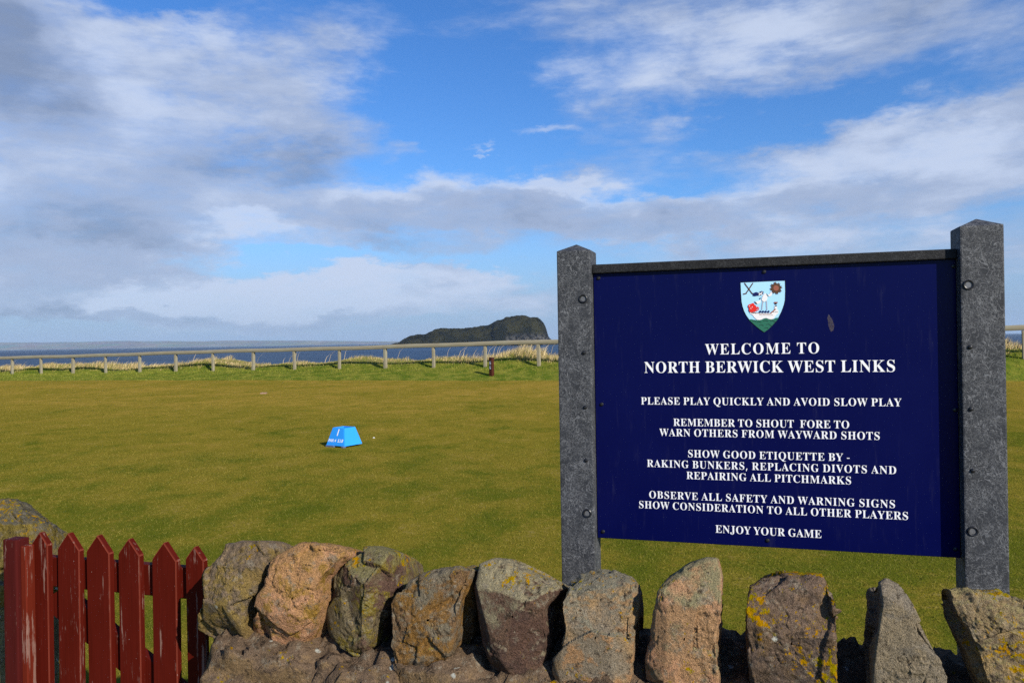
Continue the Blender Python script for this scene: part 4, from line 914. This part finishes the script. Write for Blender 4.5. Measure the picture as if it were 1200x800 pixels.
    prof = [(1.640, z) for z in np.arange(0.0, 0.70, 0.012)] + [(1.640 + 0.03 * k / 5, 0.70 + 0.055 * math.sin(k / 5 * math.pi / 2)) for k in range(1, 6)] + \
           [(1.67 + x, 0.757 + 0.02 * math.sin(x * 9)) for x in np.arange(0.012, 0.37, 0.012)] + [(2.05, z) for z in np.arange(0.75, -0.02, -0.05)]
    V = []
    for k, (r, z) in enumerate(prof):
        for i, a in enumerate(aa):
            q = Vector((a, z + (r - 1.63), 2.2))
            row = math.floor(z / 0.155); sh = 0.11 * (row % 3)
            vv = Vector(((a + sh + 0.02 * noise.noise(q * 9)) * 4.2, (z + 0.02 * noise.noise(q * 7 + Vector((3, 0, 0)))) * 6.2, 0.5))
            dd = noise.voronoi(vv)[0]
            jt = min((dd[1] - dd[0]) / 0.16, 1.0)
            qc = q * 13 + 0.3 * nvec(q * 9); cpt = noise.voronoi(qc)[1][0]
            n = 0.3 * (qc - cpt).dot(noise.cell_vector(cpt * 57.3) - Vector((0.5, 0.5, 0.5))) / 13 + 0.009 * noise.fractal(q * 7, 0.9, 2, 4) + 0.007 * noise.fractal(q * 30, 0.7, 2, 4) + 0.003 * noise.fractal(q * 100, 0.6, 2, 2)
            front = 1.0 if r < 1.68 else 0.0
            dr = -(0.026 * (jt - 0.5) * front + n) if r < 1.68 else 0
            dz = (2.2 * n + 0.012 * (jt - .5)) if z > 0.69 and r < 2.04 else 0
            end = max(0.0, 1 - i / 3.0) * (0.01 + n)
            V.append(P3(a + end, r + dr, max(z + dz, 0) if k else -0.05)[:])
    nc = len(aa)
    me = mesh_np('wall_body', V, grid_faces(len(prof), nc))
    bm = bmesh.new(); bm.from_mesh(me); bm.verts.ensure_lookup_table()
    for i in (0, nc - 1):
        bm.faces.new([bm.verts[k * nc + i] for k in range(len(prof))])
    bmesh.ops.recalc_face_normals(bm, faces=bm.faces); bm.to_mesh(me); bm.free()
    mb = rock_mat('rubble_masonry', ((0.20, 0.150, 0.10), (0.16, 0.120, 0.080), (0.075, 0.058, 0.045)), lichen=0.3, white=2.2, top=(0.13, 0.100, 0.076), seed=4.4)
    link('wall_body', me, mb, W, smooth=True)
    # wall beyond the gate
    p2 = on_plane(0, 700, 2.0)
    W2 = empty('stone_wall', (p2.x, p2.y, 0), 'mossy grey green stone wall end behind the red gate post', 'wall')
    g = rock_mat('mossy_rock', ((0.17, 0.135, 0.055), (0.12, 0.10, 0.045), (0.20, 0.16, 0.08)), lichen=0.6, white=0.4, top=(0.085, 0.082, 0.068), seed=9.1)
    rock('cope_stone', [(-75, 605), (-40, 590), (-12, 585), (14, 587), (22, 600), (30, 612), (36, 636), (40, 680), (36, 730), (-70, 730)], 2.02, 0.2, [((-75, 615), (50, 612), 0.9)], g, W2, 21, amp=1.5)
    g2 = rock_mat('mossy_rubble', ((0.17, 0.155, 0.085), (0.13, 0.115, 0.07), (0.19, 0.165, 0.11)), lichen=0.45, white=0.5, seed=11.3)
    rock('wall_body', [(-330, 700), (-100, 712), (-20, 716), (24, 712), (32, 726), (26, 850), (20, 1010), (-330, 1010)], 1.99, 0.25, [], g2, W2, 23, amp=1.6)
walls()

# ------------------------------------------------------------------ gate
def gate():
    RG = 1.85
    base = on_plane(130, 790, RG)
    G = empty('picket_gate', (base.x, base.y, 0.0), 'weathered dark red picket gate with pointed slats beside the rubble wall', 'gate')
    F4 = Matrix(((RV.x, NF.x, 0, 0), (RV.y, NF.y, 0, 0), (0, 0, 1, 0), (0, 0, 0, 1)))
    reds = [paint_mat('red_paint', (0.072, 0.0062, 0.0030), w, 3.1 * k) for k, w in enumerate((0.8, 1.2, 0.7, 1.0))]
    worn = paint_mat('worn_edge', (0.15, 0.030, 0.018), 1.25, 5.5)
    def picket(a0, a1, ztip, k):
        w = a1 - a0; th = 0.021; sh = w * 0.62
        bm = bmesh.new()
        pts = [(a0, 0.07), (a1, 0.07), (a1, ztip - sh), ((a0 + a1) / 2, ztip), (a0, ztip - sh)]
        lean = 0.004 * math.sin(k * 2.1)
        A = [bm.verts.new(P3(a + lean * (z - 0.5), RG, z)) for a, z in pts]; B = [bm.verts.new(P3(a + lean * (z - 0.5), RG + th, z)) for a, z in pts]
        bm.faces.new(A); bm.faces.new(B[::-1])
        for i in range(5): bm.faces.new((A[i], A[(i + 1) % 5], B[(i + 1) % 5], B[i]))
        bmesh.ops.recalc_face_normals(bm, faces=bm.faces)
        bmesh.ops.bevel(bm, geom=list(bm.edges), offset=0.0028, segments=2, affect='EDGES', material=1)
        link('picket', bm_mesh('picket', bm), [reds[k % 4], worn], G)
    c3 = lambda x, y: (x / 3.3333, 560 + y / 3.3333)
    # front-face left/right edges at mid height, tip height (crop coordinates read from the gate)
    for k, (xl, xr, yt, xt) in enumerate([(123, 190, 210, 145), (222, 312, 213, 262), (337, 432, 222, 380), (460, 548, 237, 508), (590, 690, 250, 635), (724, 800, 268, 770)]):
        p0, p1 = on_plane(*c3(xl, 300), RG), on_plane(*c3(xr - 5, 300), RG)
        tip = on_plane(*c3(xt, yt), RG)
        picket(A_of(p0), A_of(p1), tip.z, k)
    aL = A_of(on_plane(*c3(100, 300), RG)); aR = A_of(on_plane(*c3(790, 300), RG))
    zt = on_plane(*c3(570, 338), RG + 0.022).z; zb = on_plane(*c3(570, 458), RG + 0.022).z
    for z0, z1 in ((zb, zt), (0.16, 0.16 + zt - zb)):
        bm = bmesh.new()
        box(bm, Matrix.Translation(P3(aL, RG + 0.0225, z0)) @ F4, aR - aL, 0.03, z1 - z0, 0.003, 1)
        link('rail', bm_mesh('rail', bm), reds[1], G)
    # diagonal brace
    A = on_plane(*c3(205, 455), RG + 0.03); B = on_plane(*c3(610, 790), RG + 0.03)
    d = (B - A); d -= d.dot(NF) * NF; L = d.length; d.normalize(); u = NF.cross(d) * -1
    if u.z < 0: u = -u
    slope = d.z / d.dot(RV)
    a0, a1 = aL + 0.02, A_of(A) + (0.24 - A.z) / slope
    z_at = lambda a: A.z + slope * (a - A_of(A))
    h = 0.045 / max(0.3, math.cos(math.atan(slope)))
    bm = bmesh.new()
    pts = [(a0, min(z_at(a0) - h, zb - 0.002)), (a1, z_at(a1) - h), (a1, z_at(a1) + h), (a0 + (zb - 0.002 - z_at(a0) - h) / slope if z_at(a0) + h > zb else a0, zb - 0.002)]
    Av = [bm.verts.new(P3(a, RG + 0.0225, z)) for a, z in pts]; Bv = [bm.verts.new(P3(a, RG + 0.05, z)) for a, z in pts]
    bm.faces.new(Av); bm.faces.new(Bv[::-1])
    for i in range(4): bm.faces.new((Av[i], Av[(i + 1) % 4], Bv[(i + 1) % 4], Bv[i]))
    link('brace', bm_mesh('brace', bm), reds[2], G)
    # post
    MPo = paint_mat('dark_red_post_paint', (0.060, 0.008, 0.007), 0.8, 7.7)
    RQ = 1.80
    a0, a1 = A_of(on_plane(*c3(11, 300), RQ)), A_of(on_plane(*c3(63, 300), RQ))
    zt = on_plane(*c3(62, 243), RQ).z
    pb = P3(a0, RQ, 0)
    PT = empty('gate_post', (pb.x, pb.y, 0), 'square dark red wooden gate post with worn edges at the left edge', 'post')
    bm = bmesh.new(); box(bm, Matrix.Translation(P3(a0, RQ, -0.05)) @ F4, a1 - a0, 0.046, zt + 0.05, 0.004, 2)
    link('shaft', bm_mesh('shaft', bm), MPo, PT)
    # stop batten with bare worn edge
    bm = bmesh.new(); box(bm, Matrix.Translation(P3(a1 + 0.001, RQ + 0.012, 0.05)) @ F4, 0.022, 0.032, zt - 0.05 - 0.02, 0.003, 1)
    link('batten', bm_mesh('batten', bm), paint_mat('worn_edge_paint', (0.115, 0.015, 0.007), 1.5, 2.2), PT)
gate()

# ------------------------------------------------------------------ tee marker
def tee_marker():
    Yc = 11.6
    c0 = at(403.5, 520, Yc); c0.z = 0.0
    T = empty('tee_marker', c0, 'bright blue plastic tee marker box with white lettering on the lawn', 'tee marker')
    blue = plain('blue_plastic', (0.022, 0.29, 0.82), 0.5, 0.4, 0.06, 8)
    bl2 = plain('dark_inside', (0.01, 0.06, 0.2), 0.6, 0.3)
    a = math.radians(33 - 1)
    # axes: u along the front face (to the right), w going away
    u = Vector((math.cos(a), -math.sin(a), 0)); w = Vector((math.sin(a), math.cos(a), 0))
    wb, wt, h = 0.375, 0.235, 0.275
    def ring(s, z, oz=0): return [c0 + u * (sx * s / 2) + w * (sy * s / 2) + Vector((0, 0, z)) for sx, sy in ((-1, -1), (1, -1), (1, 1), (-1, 1))]
    bm = bmesh.new()
    R = [[bm.verts.new(p) for p in ring(s, z)] for s, z in ((wb, 0.022), (wt, h), (wt - 0.024, h), (wt - 0.01, h - 0.07))]
    for A, B in zip(R, R[1:]):
        for k in range(4): bm.faces.new((A[k], A[(k + 1) % 4], B[(k + 1) % 4], B[k]))
    f = bm.faces.new(R[-1]); f.material_index = 1
    bm.faces.new(R[0][::-1])
    es = [e for e in bm.edges if abs(e.verts[0].co.z - e.verts[1].co.z) > 0.1]
    bmesh.ops.bevel(bm, geom=es, offset=0.008, segments=2, affect='EDGES')
    link('body', bm_mesh('body', bm), [blue, bl2], T)
    for sx in (-1, 1):
        bm = bmesh.new()
        M4 = Matrix.Translation(c0 + u * (-wb / 2 if sx < 0 else wb / 2 - 0.06) + w * (-wb / 2 - 0.012) + Vector((0, 0, -0.004))) @ Matrix(((u.x, w.x, 0, 0), (u.y, w.y, 0, 0), (0, 0, 1, 0), (0, 0, 0, 1)))
        box(bm, M4, 0.17 if sx < 0 else 0.05, 0.05, 0.028, 0.004, 1)
        link('foot', bm_mesh('foot', bm), plain('grey_blue_foot', (0.10, 0.13, 0.22), 0.7, 0.3), T)
    white = plain('marker_white', (0.85, 0.85, 0.85), 0.5, 0.3, 0.03)
    sl = Vector((0, 0, h - 0.022)) + w * ((wb - wt) / 2); sl.normalize()
    nrm = u.cross(sl)
    if nrm.dot(w) > 0: nrm = -nrm
    def text(s, size, xo, zo, sh=0.18):
        cu = bpy.data.curves.new('text', 'FONT'); cu.body = s; cu.size = size; cu.align_x = 'CENTER'; cu.shear = sh; cu.offset = size * 0.022
        tmp = bpy.data.objects.new('tmp', cu); COL.objects.link(tmp)
        bpy.context.view_layer.update()
        me = bpy.data.meshes.new_from_object(tmp.evaluated_get(bpy.context.evaluated_depsgraph_get())); bpy.data.objects.remove(tmp)
        org = c0 - w * (wb / 2) + Vector((0, 0, 0.022)) + sl * zo + u * xo + nrm * 0.0015
        M4 = Matrix.Translation(org) @ Matrix(((u.x, sl.x, nrm.x, 0), (u.y, sl.y, nrm.y, 0), (u.z, sl.z, nrm.z, 0), (0, 0, 0, 1)))
        me.transform(M4); me.materials.clear()
        link('lettering', me, white, T)
    text('1', 0.135, 0.005, 0.150)
    text('PAR 4', 0.060, -0.080, 0.054, 0.2)
    text('S.I.8', 0.064, 0.082, 0.054, 0.2)
tee_marker()

# ball on the grass, and the marker post by the fence
def small_things():
    P = at(438, 511.3, 12.5); P.z = 0.0
    bm = bmesh.new(); bmesh.ops.create_icosphere(bm, subdivisions=4, radius=0.02135, matrix=Matrix.Translation((P.x, P.y, -0.009)))
    for v in bm.verts:
        d = noise.voronoi((v.co - Vector((P.x, P.y, -0.009))) * 230)[0][0]
        v.co += (v.co - Vector((P.x, P.y, -0.009))).normalized() * (-0.0006 * max(0, 0.5 - d))
    me = bm_mesh('golf_ball', bm)
    tag(link('golf_ball', me, plain('white_ball', (0.8, 0.8, 0.78), 0.35, 0.5, 0.03), smooth=True, origin=(P.x, P.y, 0)), 'tiny white ball lying on the grass right of the blue tee marker', 'ball')
    Q = at(309, 461.2, 24.6); Q.z = float(ground_z(np.array([Q.x]), np.array([Q.y]))[0])
    bm = bmesh.new(); box(bm, Matrix.Translation((Q.x - 0.09, Q.y - 0.08, Q.z - 0.01)), 0.18, 0.16, 0.05, 0.012, 2)
    tag(link('ground_plate', bm_mesh('ground_plate', bm), plain('pale_pink', (0.30, 0.19, 0.13), 0.8, 0.1), origin=Q), 'small pale pinkish plate lying in the grass, beyond the blue tee marker', 'plate')
    Yd = 31.3
    B = at(576.2, 442, Yd); gz = float(ground_z(np.array([B.x]), np.array([B.y]))[0])
    B.z = gz
    T = empty('marker_post', B, 'short dark red wooden marker post with pale number plates in front of the fence', 'marker post')
    red = paint_mat('brick_red_paint', (0.062, 0.019, 0.011), 0.2, 1.0)
    top = at(575, 418.5, Yd).z - gz
    a = math.radians(38)
    u = Vector((math.cos(a), -math.sin(a), 0)); w = Vector((math.sin(a), math.cos(a), 0))
    M4 = Matrix.Translation(B + Vector((0, 0, -0.2)) - u * 0.075 - w * 0.075) @ Matrix(((u.x, w.x, 0, 0), (u.y, w.y, 0, 0), (0, 0, 1, 0), (0, 0, 0, 1)))
    bm = bmesh.new(); box(bm, M4, 0.15, 0.15, top + 0.2 - 0.06, 0.008, 1)
    link('shaft', bm_mesh('shaft', bm), red, T)
    bm = bmesh.new(); box(bm, M4 @ Matrix.Translation((-0.008, -0.008, top + 0.142)), 0.166, 0.166, 0.055, 0.02, 2)
    link('cap', bm_mesh('cap', bm), plain('dark_cap', (0.05, 0.015, 0.015), 0.7, 0.2), T)
    dk = plain('plate_black', (0.02, 0.022, 0.03), 0.6, 0.3); lt = plain('plate_pale', (0.5, 0.53, 0.6), 0.6, 0.3)
    for z0 in (0.245, 0.43):
        bm = bmesh.new(); box(bm, M4 @ Matrix.Translation((0.018, -0.0075, 0.2 + z0)), 0.114, 0.006, 0.16, 0.002, 1)
        pl = link('plate', bm_mesh('plate', bm), dk, T)
        bm = bmesh.new()
        for x, z, dx, dz in ((0.03, 0.02, 0.05, 0.02), (0.025, 0.05, 0.022, 0.07), (0.065, 0.045, 0.022, 0.05), (0.035, 0.125, 0.05, 0.018)):
            box(bm, M4 @ Matrix.Translation((0.018 + x, -0.0115, 0.2 + z0 + z)), dx, 0.0035, dz)
        link('pictogram', bm_mesh('pictogram', bm), lt, pl)
small_things()

# ------------------------------------------------------------------ air
def haze():
    bm = bmesh.new()
    box(bm, Matrix.Translation((-21000, -1500, -9.5)), 42000, 18500, 175)
    me = bm_mesh('haze', bm)
    m = bpy.data.materials.new('sea_air'); m.use_nodes = True
    t = NT(m.node_tree); t.n.clear()
    v = t.node('ShaderNodeVolumePrincipled')
    v.inputs['Color'].default_value = (0.62, 0.80, 1.0, 1)
    v.inputs['Density'].default_value = HAZE
    v.inputs['Anisotropy'].default_value = 0.0
    out = t.node('ShaderNodeOutputMaterial'); t.l.new(v.outputs[0], out.inputs['Volume'])
    o = link('haze', me, m); tag(o, kind='stuff')
HAZE = 5.0e-5
haze()
